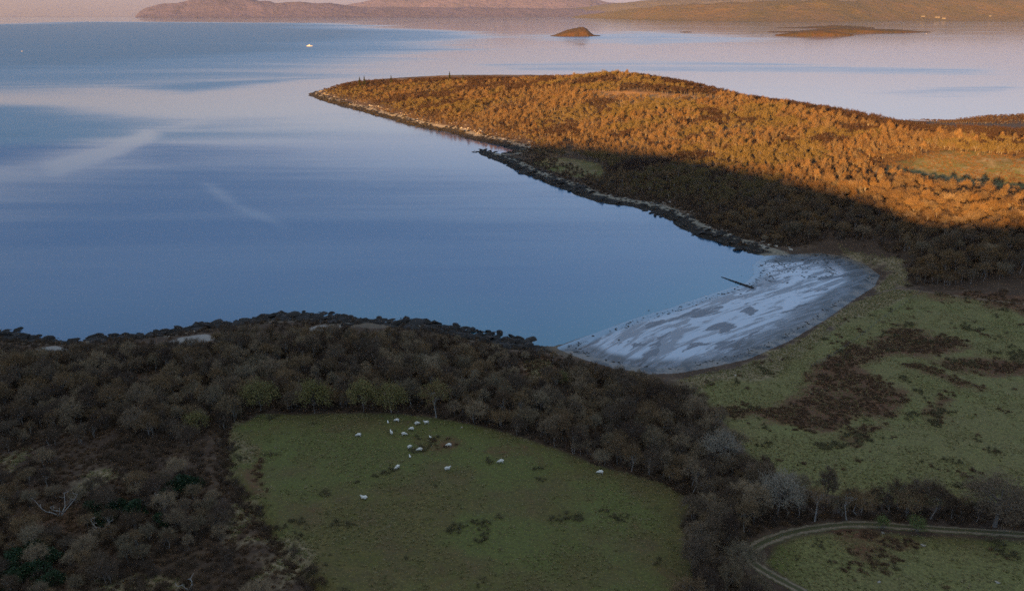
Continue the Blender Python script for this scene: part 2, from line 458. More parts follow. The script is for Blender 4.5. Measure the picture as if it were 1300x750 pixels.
# ------------------------------------------------------------------ materials
def land_material():
    t = NT('land')
    n_big, n_mid, n_fine, n_tiny = t.noise(.035, 4), t.noise(.16, 5, .65), t.noise(.9, 5, .7), t.noise(4.0, 3, .7)
    def mask(name, k=.9, s=.12, n=None):
        v = t.math('ADD', t.at(name), t.math('MULTIPLY', t.math('SUBTRACT', n if n is not None else n_mid, .5), k))
        return t.ss(v, .5 - s, .5 + s)
    soil = t.mix(t.ss(n_fine, .3, .7), (.042, .027, .018), (.080, .050, .032))
    soil = t.mix(t.ss(n_mid, .45, .7), soil, (.095, .062, .040))
    g1 = t.mix(t.ss(n_mid, .35, .68), (.100, .094, .022), (.150, .116, .038))
    g1 = t.mix(t.ss(t.noise(.075, 6, .7), .46, .62), g1, (.125, .084, .038))
    g2 = t.mix(t.ss(n_fine, .35, .7), g1, (.098, .076, .026))
    g3 = t.mix(t.ss(n_big, .44, .62), g2, t.mix(n_fine, (.090, .106, .024), (.124, .124, .034)))
    pale = t.ss(t.math('ADD', t.at('pale'), t.math('MULTIPLY', t.math('SUBTRACT', n_mid, .5), .6)), .3, .7)
    g3 = t.mix(t.math('MULTIPLY', pale, .62), g3, t.mix(n_mid, (.178, .172, .056), (.232, .206, .086)))
    g3 = t.mix(t.ss(t.noise(1.4, 6, .78), .44, .62, 0, .75), g3, (.056, .050, .020))
    g3 = t.mix(t.ss(t.noise(2.9, 5, .8), .54, .70, 0, .6), g3, (.200, .170, .085))
    g3 = t.mix(t.ss(n_tiny, .52, .72, 0, .6), g3, (.066, .060, .026))
    g3 = t.mix(t.ss(t.noise(2.2, 2, .5), .68, .74, 0, .5), g3, (.25, .22, .14))
    c = t.mix(mask('field', .5, .15), soil, g3)
    br = t.mix(t.ss(n_fine, .3, .7), (.070, .034, .020), (.140, .070, .036))
    c = t.mix(t.math('MULTIPLY', mask('bracken', 1.5, .30, t.noise(.13, 7, .75, None, .6)), t.ss(n_fine, .25, .5, .35, 1)), c, br)
    c = t.mix(mask('dry', 1.0, .25), c, t.mix(t.ss(n_fine, .3, .75), (.15, .112, .066), (.31, .245, .150)))
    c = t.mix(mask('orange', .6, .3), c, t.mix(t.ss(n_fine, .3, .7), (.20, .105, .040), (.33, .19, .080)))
    c = t.mix(mask('shingle', .5, .15), c, t.mix(n_fine, (.20, .185, .17), (.30, .28, .26)))
    # shore band: dark weed at the water, pale stones above it
    cd, bd = t.at('cd'), t.at('bd')
    cdn = t.math('ADD', cd, t.math('MULTIPLY', t.math('SUBTRACT', n_mid, .5), 12.0))
    c = t.mix(t.math('MULTIPLY', t.ss(cdn, 15, 12), t.at('stony')), c, t.mix(t.ss(n_fine, .3, .7), (.13, .115, .09), (.27, .235, .18)))
    c = t.mix(t.math('MULTIPLY', t.ss(cdn, 8.5, 6.5), t.math('SUBTRACT', 1.0, t.ss(bd, -6, -1))), c, t.mix(n_fine, (.010, .009, .008), (.030, .025, .020)))
    h = t.math('ADD', t.math('MULTIPLY', n_fine, .7), t.math('MULTIPLY', n_tiny, .3))
    t.fin(c, .95, t.bump(h, .8, .35))
    # beach: wet sand with standing film, darker ribbed bars, weed lines towards the bank
    b = t.n.new('ShaderNodeBsdfPrincipled')
    a = at_z(740, 428); e = at_z(945, 360)
    ang = -math.atan2(e[1] - a[1], e[0] - a[0])
    mp = t.n.new('ShaderNodeMapping'); tc = t.n.new('ShaderNodeTexCoord')
    t.l.new(tc.outputs['Object'], mp.inputs[0])
    mp.inputs['Rotation'].default_value = (0, 0, ang)
    sx_ = t.n.new('ShaderNodeSeparateXYZ'); t.l.new(mp.outputs[0], sx_.inputs[0])
    bk = t.at('bk')
    yy_ = t.math('ADD', t.math('MULTIPLY', sx_.outputs['Y'], .8), t.math('MULTIPLY', bk, -.2))
    def along(fa, fc):
        c = t.n.new('ShaderNodeCombineXYZ')
        t.l.new(t.math('MULTIPLY', sx_.outputs['X'], fa), c.inputs['X']); t.l.new(t.math('MULTIPLY', yy_, fc), c.inputs['Y'])
        return c.outputs[0]
    bars = t.noise(1.0, 6, .62, along(.035, .42), .35)
    blot = t.noise(1.0, 4, .55, along(.050, .22), .3)
    lines = t.noise(1.0, 5, .65, along(.06, .75), .5)
    big = t.noise(1.0, 2, .5, along(.012, .05), .3)
    top = t.ss(t.math('ADD', bk, t.math('MULTIPLY', t.math('SUBTRACT', big, .5), 26.0)), 15, 9)     # upper, drier sand
    bar = t.ss(t.math('ADD', bars, t.math('MULTIPLY', t.math('SUBTRACT', big, .5), .35)), .49, .56)
    bar = t.math('MAXIMUM', t.math('MULTIPLY', bar, .75), t.ss(blot, .56, .60))
    dry = t.math('MAXIMUM', t.math('MULTIPLY', bar, t.ss(lines, .33, .45, .25, 1)), t.math('MULTIPLY', top, .85))
    sand = t.mix(dry, t.mix(lines, (.24, .25, .285), (.30, .31, .345)), t.mix(lines, (.070, .080, .105), (.120, .130, .155)))  # pale blue of the wet film puts reflected sky into the base colour
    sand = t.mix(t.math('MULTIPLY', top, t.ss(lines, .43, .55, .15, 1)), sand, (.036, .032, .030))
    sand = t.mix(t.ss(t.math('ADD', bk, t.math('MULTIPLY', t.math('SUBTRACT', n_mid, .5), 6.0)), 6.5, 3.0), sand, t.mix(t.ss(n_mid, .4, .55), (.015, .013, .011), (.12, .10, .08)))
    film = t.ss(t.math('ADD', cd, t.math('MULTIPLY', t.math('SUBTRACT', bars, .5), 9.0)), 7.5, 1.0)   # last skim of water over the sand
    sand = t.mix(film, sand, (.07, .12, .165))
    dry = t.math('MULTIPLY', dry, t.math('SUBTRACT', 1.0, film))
    t.set(b.inputs['Base Color'], sand)
    t.set(b.inputs['Roughness'], t.math('ADD', t.math('MULTIPLY', dry, .30), .16))
    b.inputs['IOR'].default_value = 1.55
    t.set(b.inputs['Specular IOR Level'], t.math('SUBTRACT', .95, t.math('MULTIPLY', dry, .65)))
    t.l.new(t.bump(lines, .25, .05), b.inputs['Normal'])
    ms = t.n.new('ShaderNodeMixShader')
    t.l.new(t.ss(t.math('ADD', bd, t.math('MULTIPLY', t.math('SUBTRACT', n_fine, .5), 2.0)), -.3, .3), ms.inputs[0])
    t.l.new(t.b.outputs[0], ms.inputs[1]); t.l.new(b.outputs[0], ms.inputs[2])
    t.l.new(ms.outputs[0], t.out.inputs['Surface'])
    return t.m
M_LAND = land_material()

def sea_material():
    t = NT('sea_water')
    rip = t.at('ripple'); sh = t.at('shallow')
    streak = t.noise(1.0, 6, .6, t.co((.0010, .0052, 1), -.12), 1.1)
    fine = t.noise(1.0, 6, .68, t.co((.005, .028, 1), .1), .8)
    v = t.math('ADD', rip, t.math('MULTIPLY', t.math('SUBTRACT', t.math('ADD', t.math('MULTIPLY', streak, .7), t.math('MULTIPLY', fine, .3)), .5), 1.6))
    f = t.ss(v, .05, .95)
    t.set(t.b.inputs['Roughness'], t.math('ADD', t.math('ADD', .07, t.math('MULTIPLY', f, .30)), t.ss(v, .95, 1.7, 0, .16)))
    c = t.mix(f, (.030, .074, .130), (.006, .088, .215))
    c = t.mix(sh, c, (.05, .16, .20))
    t.set(t.b.inputs['Base Color'], c)
    t.b.inputs['IOR'].default_value = 1.62
    t.b.inputs['Specular IOR Level'].default_value = .5
    w = t.noise(.25, 3, .6)
    t.l.new(t.bump(w, .10, .3), t.b.inputs['Normal'])
    return t.m
M_SEA = sea_material()

# ------------------------------------------------------------------ terrain sheets
def axis(fine0, fine1, step, lo, hi, g=1.06, mx=7.0):
    a = list(np.arange(fine0, fine1 + .1, step))
    s, c = step, a[-1]
    while c < hi:
        s = min(s * g, mx if c < 1500 and c > -1000 else 120); c += s; a.append(c)
    s, c = step, a[0]; b = []
    while c > lo:
        s = min(s * g, 40 if c < 0 else mx); c -= s; b.append(c)
    return np.array(b[::-1] + a)
gx = axis(-215, 275, 1.6, -1500, 1700)
gy = axis(100, 390, 1.6, -1100, 1560)
X, Y = np.meshgrid(gx, gy)
x, y = X.ravel(), Y.ravel()
Z, CD, BD = height(x, y)
VERTS = np.stack([x, y, Z], 1)
ny, nx = X.shape
ii = np.arange(ny - 1)[:, None] * nx + np.arange(nx - 1)[None]
QUADS = np.stack([ii, ii + 1, ii + nx + 1, ii + nx], -1).reshape(-1, 4)
QUADS = QUADS[(Z[QUADS].max(1) > -1.2)]
A_FIELD = soft([Z_FIELD, Z_SHORE, Z_TRACKF], x, y, 4.0)
A_FIELD = np.maximum(A_FIELD, soft([Z_MEADOW, Z_SPIT], x, y, 10.0))
wx, wy = warp(x, y, 13.0, 22.0, 201)
A_BR = np.maximum(soft(Z_BRACKEN, wx, wy, 6.0), soft([Z_FIELD], x, y, 4) * .42 * sstep(.4, .8, fbm(x / 18, y / 18, 41)))
A_PALE = soft([Z_SHORE, Z_TRACKF], wx, wy, 10.0)
A_BK = np.full(len(x), 99.0)
nb_ = BD > -6
A_BK[nb_] = dline(np.array([at_z(u, v, .8)[:2] for u, v in BEACH_TOP]), x[nb_], y[nb_])
A_DRY = np.maximum(soft(Z_DRY, wx, wy, 4.5), .40 * soft([Z_MEADOW, Z_SPIT], x, y, 8))
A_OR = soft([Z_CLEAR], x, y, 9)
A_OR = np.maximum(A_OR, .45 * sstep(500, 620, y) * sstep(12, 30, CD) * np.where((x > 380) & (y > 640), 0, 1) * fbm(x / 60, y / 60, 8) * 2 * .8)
A_SH = soft(Z_SHINGLE, x, y, 2)
A_ST = np.where(y > 330, 1.0, .35) * np.where(CD > 0, 1, 1)
cxy = VERTS[QUADS].mean(1)
fz = {}
left = np.ones(len(QUADS), bool)
def take(m):
    global left
    m = m & left; left &= ~m
    return m
zones = [('beach', take(sdist(BEACH, cxy[:, 0], cxy[:, 1]) > 0), 'wet grey sand flat of the bay at low tide'),
         ('sheep_field', take(inside(Z_FIELD, cxy[:, 0], cxy[:, 1])), 'rough green pasture where the sheep graze'),
         ('shore_field', take(inside(Z_SHORE, cxy[:, 0], cxy[:, 1])), 'green pasture with dark bracken patches above the beach'),
         ('track_field', take(inside(Z_TRACKF, cxy[:, 0], cxy[:, 1])), 'tussocky grass inside the bend of the track'),
         ('meadow', take(inside(Z_MEADOW, cxy[:, 0], cxy[:, 1])), 'sunlit grass clearing on the wooded headland'),
         ('hill', take(cxy[:, 1] < 60), 'hillside behind the viewpoint that shades the bay'),
         ('headland', take(cxy[:, 1] > 345), 'wooded headland across the bay'),
         ('ground', take(left.copy()), 'brown woodland floor and scrub land by the shore')]
for nm, m, lab in zones:
    q = QUADS[m]
    if not len(q): continue
    used, inv = np.unique(q, return_inverse=True)
    me = fast_mesh(nm, VERTS[used], inv.reshape(-1, 4), [M_LAND])
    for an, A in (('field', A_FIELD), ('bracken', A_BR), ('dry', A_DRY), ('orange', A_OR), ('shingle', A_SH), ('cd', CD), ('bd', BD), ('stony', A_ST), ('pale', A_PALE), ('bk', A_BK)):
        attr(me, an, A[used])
    tag(link(nm, me), lab, kind='structure')

def hz(x, y):
    return height(np.atleast_1d(np.asarray(x, float)), np.atleast_1d(np.asarray(y, float)))[0]
def grid_z(px, py):
    """height of the built sheet (bilinear in the grid)"""
    px = np.atleast_1d(np.asarray(px, float)); py = np.atleast_1d(np.asarray(py, float))
    i = np.clip(np.searchsorted(gx, px) - 1, 0, nx - 2); j = np.clip(np.searchsorted(gy, py) - 1, 0, ny - 2)
    fx = (px - gx[i]) / (gx[i + 1] - gx[i]); fy = (py - gy[j]) / (gy[j + 1] - gy[j])
    Zg = Z.reshape(ny, nx)
    return (Zg[j, i] * (1 - fx) + Zg[j, i + 1] * fx) * (1 - fy) + (Zg[j + 1, i] * (1 - fx) + Zg[j + 1, i + 1] * fx) * fy
def grid_a(A, px, py):
    i = np.clip(np.searchsorted(gx, px) - 1, 0, nx - 2); j = np.clip(np.searchsorted(gy, py) - 1, 0, ny - 2)
    return A.reshape(ny, nx)[j, i]

# sea: one disc to the horizon
SEA_R = 117300.0 / (21.0 - V_EYE)
rad = np.concatenate([[0], np.geomspace(120, 2500, 150), np.geomspace(2600, SEA_R, 70)])
ang = np.concatenate([np.linspace(R(90 - 42), R(90 + 42), 260), np.linspace(R(90 + 44), R(360 + 90 - 44), 90)])
RA, AN = np.meshgrid(rad, ang, indexing='ij')
sx, sy = (RA * np.cos(AN)).ravel(), (RA * np.sin(AN)).ravel()
nr, na_ = RA.shape
i0 = np.arange(nr - 1)[:, None] * na_
j0 = np.arange(na_)[None]; j1 = (j0 + 1) % na_
SQ = np.stack([i0 + j0, i0 + na_ + j0, i0 + na_ + j1, i0 + j1], -1).reshape(-1, 4)
me = fast_mesh('sea', np.stack([sx, sy, np.zeros_like(sx)], 1), SQ, [M_SEA])
W0 = lambda L: np.array([at_z(u, v)[:2] for u, v in L])
RIP = [(W0([(-300, 40), (120, 28), (400, 30), (560, 45), (450, 62), (380, 75), (260, 92), (120, 98), (-300, 112)]), 520, 1.6),
       (W0([(-300, 128), (60, 132), (160, 150), (172, 160), (120, 182), (40, 208), (-300, 240)]), 85, 1.05),
       (W0([(175, 172), (240, 165), (330, 180), (450, 195), (540, 212), (640, 240), (760, 275), (860, 312), (930, 350), (820, 400), (700, 436), (580, 430), (300, 420), (-300, 440), (-300, 300), (40, 215)]), 170, .86),
       (W0([(560, 84), (800, 78), (1100, 86), (1300, 88), (1300, 98), (900, 96), (600, 92)]), 60, .42),
       (W0([(650, 46), (800, 40), (1000, 50), (800, 58)]), 200, .5),
       (W0([(400, 100), (330, 108), (200, 118), (100, 112), (250, 104)]), 60, .8),
       (W0([(1050, 118), (1300, 104), (1300, 118), (1200, 128)]), 40, .45)]
rip = np.full(len(sx), .10)
k_far = sstep(1100, 2600, RA.ravel())
qx = sx + (1 - k_far) * 130 * (fbm(sx / 260, sy / 120, 301, 5) - .5) + k_far * 900 * (fbm(sx / 1700, sy / 700, 303, 5) - .5)
qy = sy + (1 - k_far) * 110 * (fbm(sx / 260, sy / 110, 305, 5) - .5) + k_far * 700 * (fbm(sx / 1700, sy / 500, 307, 5) - .5)
for P, w, v in RIP: rip = np.maximum(rip, v * soft([P], qx, qy, w))
SMOOTH = [(W0([(255, 232), (270, 233), (300, 257), (365, 288), (360, 289), (292, 262)]), 5, .42), (W0([(60, 208), (140, 185), (185, 165), (205, 172), (150, 196), (70, 222)]), 8, .8)]
for P, w, v in SMOOTH: rip = rip * (1 - v * soft([P], sx, sy, w))
attr(me, 'ripple', rip)
attr(me, 'shallow', np.clip(1 - dline(W0(NEAR_COAST[14:] + BEACH_WATER[:5]), sx, sy) / 55, 0, 1) ** 1.5 * .55)
tag(link('sea', me), 'calm blue sea reflecting the evening sky', kind='structure')

# ------------------------------------------------------------------ far shores and islands
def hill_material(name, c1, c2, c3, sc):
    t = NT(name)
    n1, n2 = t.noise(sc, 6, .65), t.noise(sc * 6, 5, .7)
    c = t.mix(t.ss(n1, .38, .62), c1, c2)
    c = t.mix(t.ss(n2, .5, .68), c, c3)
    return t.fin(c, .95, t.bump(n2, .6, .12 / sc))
M_FARHILL = hill_material('far_hazed_heath', (.066, .060, .130), (.054, .050, .115), (.040, .040, .095), .0006)  # blue of the distance haze is put into this albedo
M_MOUNT = hill_material('far_mountain', (.085, .074, .150), (.072, .065, .135), (.056, .054, .115), .0004)  # bluer than bare ground: haze tint mixed into the colour
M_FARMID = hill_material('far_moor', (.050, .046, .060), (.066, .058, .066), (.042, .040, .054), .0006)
M_FARSHORE = hill_material('far_shore', (.088, .056, .034), (.066, .050, .030), (.044, .040, .026), .0012)
M_ISLE = hill_material('islet_heath', (.052, .029, .018), (.038, .028, .018), (.024, .020, .015), .012)

def far_land(name, sil, base, W, matl, label, amp=.25, cell=900.0, seed=1, n=150, m=26, peak=.55):
    us = np.linspace(sil[0][0], sil[-1][0], n)
    vt = np.interp(us, [s[0] for s in sil], [s[1] for s in sil])
    D = np.interp(us, [b[0] for b in base], [b[1] for b in base])
    V = []
    for j in range(m + 1):
        t = j / m
        yy = D + t * W
        zt = np.array([at_y(u, v, d + peak * W)[2] for u, v, d in zip(us, vt, D)])
        xx = np.array([at_y(u, 30, q)[0] for u, q in zip(us, yy)])
        prof = sstep(0, peak, t) ** .85 if t <= peak else 1 - .8 * sstep(peak, 1, t)
        nz = fbm(xx / cell, yy / cell, seed, 5)
        rg = 1 - np.abs(2 * fbm(xx / cell * 1.7 + 9, yy / cell * 1.7, seed + 5, 4) - 1)
        zz = zt * prof * (1 + amp * (nz - .55) * 2 * (1 - .75 * prof) ) - amp * zt * .9 * (1 - rg) * prof * (1 - .6 * prof) * 1.6
        zz = np.maximum(zz, 2 if 0 < t < 1 else -3)
        V.append(np.stack([xx, yy, zz], 1))
    V = np.concatenate(V)
    i_ = np.arange(m)[:, None] * n + np.arange(n - 1)[None]
    Q = np.stack([i_, i_ + 1, i_ + n + 1, i_ + n], -1).reshape(-1, 4)
    return tag(link(name, fast_mesh(name, V, Q, [matl])), label, kind='structure')
dk = lambda v: 117300.0 / (v - V_EYE)
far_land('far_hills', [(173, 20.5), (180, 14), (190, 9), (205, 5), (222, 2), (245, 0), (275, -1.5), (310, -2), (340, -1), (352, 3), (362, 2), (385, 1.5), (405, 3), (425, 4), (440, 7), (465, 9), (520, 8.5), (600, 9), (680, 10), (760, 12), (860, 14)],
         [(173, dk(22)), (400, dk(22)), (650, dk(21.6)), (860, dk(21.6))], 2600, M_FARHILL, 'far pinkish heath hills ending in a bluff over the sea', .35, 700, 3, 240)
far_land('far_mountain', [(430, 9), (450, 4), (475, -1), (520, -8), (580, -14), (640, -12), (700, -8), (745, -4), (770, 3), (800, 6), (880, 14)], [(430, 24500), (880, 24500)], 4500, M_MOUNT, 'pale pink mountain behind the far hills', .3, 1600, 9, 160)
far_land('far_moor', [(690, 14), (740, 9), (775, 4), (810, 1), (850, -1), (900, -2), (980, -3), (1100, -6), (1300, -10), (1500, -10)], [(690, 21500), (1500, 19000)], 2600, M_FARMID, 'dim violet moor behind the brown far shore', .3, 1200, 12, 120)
far_land('far_shore', [(726, 21.6), (745, 18.5), (775, 15), (800, 11.5), (830, 8), (870, 4), (920, 2), (980, 0), (1040, -2), (1120, -2), (1200, -1), (1300, -2), (1600, -3)],
         [(726, dk(22.2)), (780, dk(24)), (850, dk(25.7)), (950, dk(26.8)), (1050, dk(27)), (1150, dk(26)), (1300, dk(25.5)), (1600, dk(25.5))], 3400, M_FARSHORE, 'brown and olive far shore of low hills across the strait', .4, 800, 21, 220, 34)

def islet(name, u0, u1, vbase, prof, depth, matl, label, seed=0, n=70, m=26, kind='structure', hk=1.0):
    """prof: list of (s 0..1 along, height in m)"""
    c0, c1 = at_z(u0, vbase), at_z(u1, vbase)
    V, Q = [], []
    for j in range(m):
        for i in range(n):
            s, t = i / (n - 1), j / (m - 1) * 2 - 1
            r = max(0, 1 - (2 * s - 1) ** 2)
            X_ = c0[0] + (c1[0] - c0[0]) * s
            Y_ = c0[1] + depth * (t + 1) * .5 * 1.0
            lim = r ** .5 * (.78 + .2 * float(fbm(np.array(s * 7.0), np.array(seed * 3.1), seed)))
            k = max(0.0, 1 - (abs(t) / max(lim, 1e-3)) ** 2) if lim > 1e-3 else 0
            h = float(np.interp(s, [p[0] for p in prof], [p[1] for p in prof]))
            q = float(fbm(np.array(s * 14 + seed), np.array(t * 5.0), seed + 3))
            z = h * hk * k ** .45 * (.85 + .3 * q) if k > 0 else -2
            V.append((X_, Y_, z if k > .0 else -2))
    for j in range(m - 1):
        for i in range(n - 1):
            a = j * n + i
            if max(V[a][2], V[a + 1][2], V[a + n][2], V[a + n + 1][2]) > -1: Q.append((a, a + 1, a + n + 1, a + n))
    return tag(link(name, fast_mesh(name, V, Q, [matl], False)), label, kind=kind)
islet('islet', 699, 765, 46.6, [(0, 2), (.1, 8), (.2, 20), (.34, 36), (.48, 46), (.58, 52), (.66, 52), (.73, 42), (.8, 20), (.86, 7), (1, 3)], 190, M_ISLE, 'small steep brown islet with a humped top in the strait', 4, hk=.80)
islet('islet', 988, 1090, 45.8, [(0, 3), (.2, 10), (.45, 18), (.6, 19), (.8, 14), (1, 3)], 120, M_ISLE, 'low golden brown islet in front of the flat skerries', 6, hk=1.35)
islet('islet', 982, 1196, 41.8, [(0, 2), (.2, 5), (.35, 14), (.5, 20), (.65, 13), (.8, 10), (.92, 4), (1, 2)], 260, M_ISLE, 'long low brown skerry behind the golden islet', 8, hk=1.5)
islet('islet', 992, 1120, 36.4, [(0, 2), (.3, 6), (.6, 17), (.85, 10), (1, 3)], 300, M_ISLE, 'thin dark reef nearest the far shore', 11, hk=1.3)
islet('skerry', 864, 880, 41.4, [(0, 1), (.5, 5), (1, 1)], 50, M_ISLE, 'tiny dark rock awash alone in the strait', 13, 20, 10)
islet('spit', 672, 730, 21.7, [(0, 10), (.5, 22), (1, 20)], 400, M_FARMID, 'low thin spit under the white lighthouse', 15, 30, 10)
# ------------------------------------------------------------------ plant materials
M_BARK = varied('bark', [(.085, .070, .056), (.15, .13, .11), (.24, .215, .185), (.10, .085, .065)], .9, .03, .8)
M_PALEBARK = plain('pale_bark', (.32, .30, .27), .8, (.16, .14, .12))
M_DEADWOOD = plain('bleached_wood', (.36, .34, .31), .75, (.22, .20, .18))
M_TWIG = varied('twigs', [(.128, .076, .034), (.080, .053, .033), (.190, .120, .056), (.120, .088, .054), (.160, .092, .036), (.094, .062, .037), (.180, .132, .078)], .9, .025, .6)
M_GREYTWIG = varied('grey_twigs', [(.150, .098, .056), (.068, .046, .032), (.250, .185, .112), (.115, .084, .056), (.060, .040, .028), (.180, .118, .060), (.140, .112, .070), (.290, .225, .145)], .9, .03, .6)
M_DARKSHADETWIG = varied('dark_shade_twigs', [(.034, .021, .016), (.052, .029, .020), (.028, .020, .017)], .9)  # shade of the ridge trees put into the colour; also plain dark trees
M_OLIVETWIG = varied('olive_twigs', [(.112, .086, .033), (.138, .100, .040), (.092, .075, .032)], .9)
M_PALETWIG = varied('pale_twigs', [(.19, .165, .125), (.24, .21, .16)], .9)
M_OLIVE = varied('olive_buds', [(.150, .138, .044), (.175, .155, .056), (.125, .122, .044)], .7, .05, .8)
M_GREEN = varied('young_leaves', [(.10, .15, .045), (.12, .16, .05)], .6)
M_EVER = varied('evergreen_leaves', [(.016, .034, .014), (.022, .045, .018), (.030, .044, .018)], .5, .1, .8)
M_CONIFER = varied('conifer_needles', [(.020, .028, .016), (.028, .034, .018)], .7)
M_SCRUB = varied('scrub_twigs', [(.070, .045, .029), (.100, .064, .038), (.080, .058, .042), (.125, .078, .042)], .9, .03, .6)
M_STRAW = varied('tussock_grass', [(.19, .17, .066), (.28, .23, .11), (.15, .15, .052), (.36, .30, .17)], .9, .06, .6)
M_BRACKEN = varied('dead_bracken', [(.095, .052, .028), (.130, .078, .040), (.080, .048, .030), (.165, .105, .055)], .9, .08, .6)
M_RUSH = varied('rushes', [(.095, .088, .042), (.14, .118, .060)], .9)

# ------------------------------------------------------------------ plant meshes
def _tube(V, F, p0, p1, r0, r1, k=4):
    p0, p1 = np.asarray(p0, float), np.asarray(p1, float)
    d = p1 - p0; d /= np.linalg.norm(d) + 1e-9
    a = np.cross(d, (0, 0, 1) if abs(d[2]) < .9 else (1, 0, 0)); a /= np.linalg.norm(a)
    b = np.cross(d, a); n = len(V)
    for c, r in ((p0, r0), (p1, r1)):
        for i in range(k):
            t = 2 * math.pi * i / k
            V.append(c + r * (math.cos(t) * a + math.sin(t) * b))
    for i in range(k):
        F.append((n + i, n + (i + 1) % k, n + k + (i + 1) % k, n + k + i))

def _limb(V, F, p0, p1, r0, r1, rg, k=4, seg=2, bend=.12):
    L = np.linalg.norm(np.subtract(p1, p0)); q = np.asarray(p0, float); pts = [q]
    for i in range(1, seg + 1):
        t = i / seg
        w = np.asarray(p0) * (1 - t) + np.asarray(p1) * t
        if i < seg: w = w + rg.normal(0, bend * L, 3) * .6
        _tube(V, F, q, w, r0 + (r1 - r0) * (i - 1) / seg, r0 + (r1 - r0) * t, k)
        q = w; pts.append(q)
    return pts

def _twigs(P, D, ln, w, rg, fork=True):
    """thin triangles: n x 3 verts"""
    n = len(P)
    D = D / (np.linalg.norm(D, axis=1, keepdims=True) + 1e-9)
    s = np.cross(D, rg.normal(0, 1, (n, 3))); s /= np.linalg.norm(s, axis=1, keepdims=True) + 1e-9
    A = P - s * w[:, None] * .5; B = P + s * w[:, None] * .5; C = P + D * ln[:, None]
    V = np.stack([A, B, C], 1).reshape(-1, 3)
    return V, np.arange(3 * n).reshape(-1, 3)

def tree_meshes(name, seed, H, Rc, clear=.28, nlimb=6, nsub=52, ntw=2300, tl=(.45, 1.15), tw=.06, flat=1.0, leaves=0, m_tw=None, m_lf=None, m_bark=None, trunk_r=.17, k=5, lean=.05, stems=1):
    rg = np.random.default_rng(seed)
    V, F = [], []
    hb = H * clear
    cz = hb + (H - hb) * .50; rz_ = (H - hb) * .52 * flat
    subs = []
    for s_ in range(stems):
        off = np.array([0, 0, 0.]) if stems == 1 else np.array([rg.normal(0, .35), rg.normal(0, .35), 0])
        fork = np.array([rg.normal(0, lean * H), rg.normal(0, lean * H), hb]) + off * 2
        _limb(V, F, off + (0, 0, -.4), fork, trunk_r * (1.15 if stems == 1 else .7), trunk_r * .75, rg, k, 2, .03)
        top = np.array([fork[0] * .6, fork[1] * .6, hb + (H - hb) * .72])
        stem = _limb(V, F, fork, top, trunk_r * .7, trunk_r * .22, rg, k, 3, .06)
        for i in range(nlimb // stems + 1):
            az = 2 * math.pi * (i + rg.uniform(-.3, .3)) / (nlimb // stems + 1) + s_
            el = rg.uniform(-.1, .95)
            tgt = np.array([math.cos(az) * math.cos(el) * Rc * .62, math.sin(az) * math.cos(el) * Rc * .62, cz + math.sin(el) * rz_ * .6]) + rg.normal(0, .25, 3)
            st = stem[0] + (stem[-1] - stem[0]) * rg.uniform(0, .55)
            lp = _limb(V, F, st, tgt, trunk_r * .42, trunk_r * .16, rg, 4, 3, .09)
            subs.append(lp)
    TP, TD = [], []
    per = max(1, nsub // len(subs))
    ends = []
    for lp in subs:
        for j in range(per):
            t = rg.uniform(.35, 1.0)
            st = lp[-2] + (lp[-1] - lp[-2]) * t if rg.random() < .7 else lp[1]
            o = lp[-1] - np.array([0, 0, cz - rz_ * .4]); o /= np.linalg.norm(o) + 1e-9
            d = o + rg.normal(0, .75, 3); d[2] = abs(d[2]) * .9 - .15; d /= np.linalg.norm(d)
            e = np.array([d[0] * Rc, d[1] * Rc, cz + d[2] * rz_]) * 1.0
            e[:2] *= rg.uniform(.58, 1.10); e[2] = hb * .8 + (e[2] - hb * .8) * rg.uniform(.74, 1.08)
            _tube(V, F, st, st * .45 + e * .55 + rg.normal(0, .15, 3), trunk_r * .14, trunk_r * .07, 3)
            ends.append((st, e))
    n_each = ntw // len(ends)
    for st, e in ends:
        t = rg.uniform(.25, 1.02, n_each) ** .7
        c = st + (e - st) * t[:, None]
        c = c + rg.normal(0, .16 * Rc * .55, (n_each, 3)) * (.3 + t[:, None])
        d = (e - st) / (np.linalg.norm(e - st) + 1e-9)
        dd = d * .8 + rg.normal(0, .62, (n_each, 3)) + np.array([0, 0, .22])
        TP.append(c); TD.append(dd)
    P, D = np.concatenate(TP), np.concatenate(TD)
    P[:, 2] = np.maximum(P[:, 2], hb * .55)
    ln = rg.uniform(*tl, len(P)); w = rg.uniform(.6, 1.3, len(P)) * tw
    tv, tf = _twigs(P, D, ln, w, rg)
    nt = len(tf)
    if leaves:
        ix = rg.integers(0, len(P), leaves)
        Dn = D / np.linalg.norm(D, axis=1, keepdims=True)
        lp = P[ix] + Dn[ix] * (ln[ix] * rg.uniform(.4, 1.05, leaves))[:, None]
        lv, lf = _twigs(lp, rg.normal(0, 1, (leaves, 3)), rg.uniform(.16, .34, leaves), rg.uniform(.14, .28, leaves), rg)
        tf = np.concatenate([tf, lf + len(tv)]); tv = np.concatenate([tv, lv])
    trunk = mesh(name + '_trunk', V, F, [m_bark or M_BARK], True)
    crown = fast_mesh(name + '_crown', tv, tf, [m_tw or M_TWIG] + ([m_lf] if m_lf else []), False)
    if leaves: crown.polygons.foreach_set('material_index', np.r_[np.zeros(nt, np.int32), np.ones(leaves, np.int32)].astype(np.int32))
    whole_v = np.concatenate([np.array(V), tv])
    faces = F + [tuple(int(i) + len(V) for i in f) for f in tf]
    mats = [m_bark or M_BARK, m_tw or M_TWIG] + ([m_lf] if m_lf else [])
    fm = [0] * len(F) + [1] * nt + [2] * leaves
    return trunk, crown, (whole_v, faces, mats, fm)

def joined(name, w):
    return mesh(name, w[0], w[1], w[2], False, w[3])

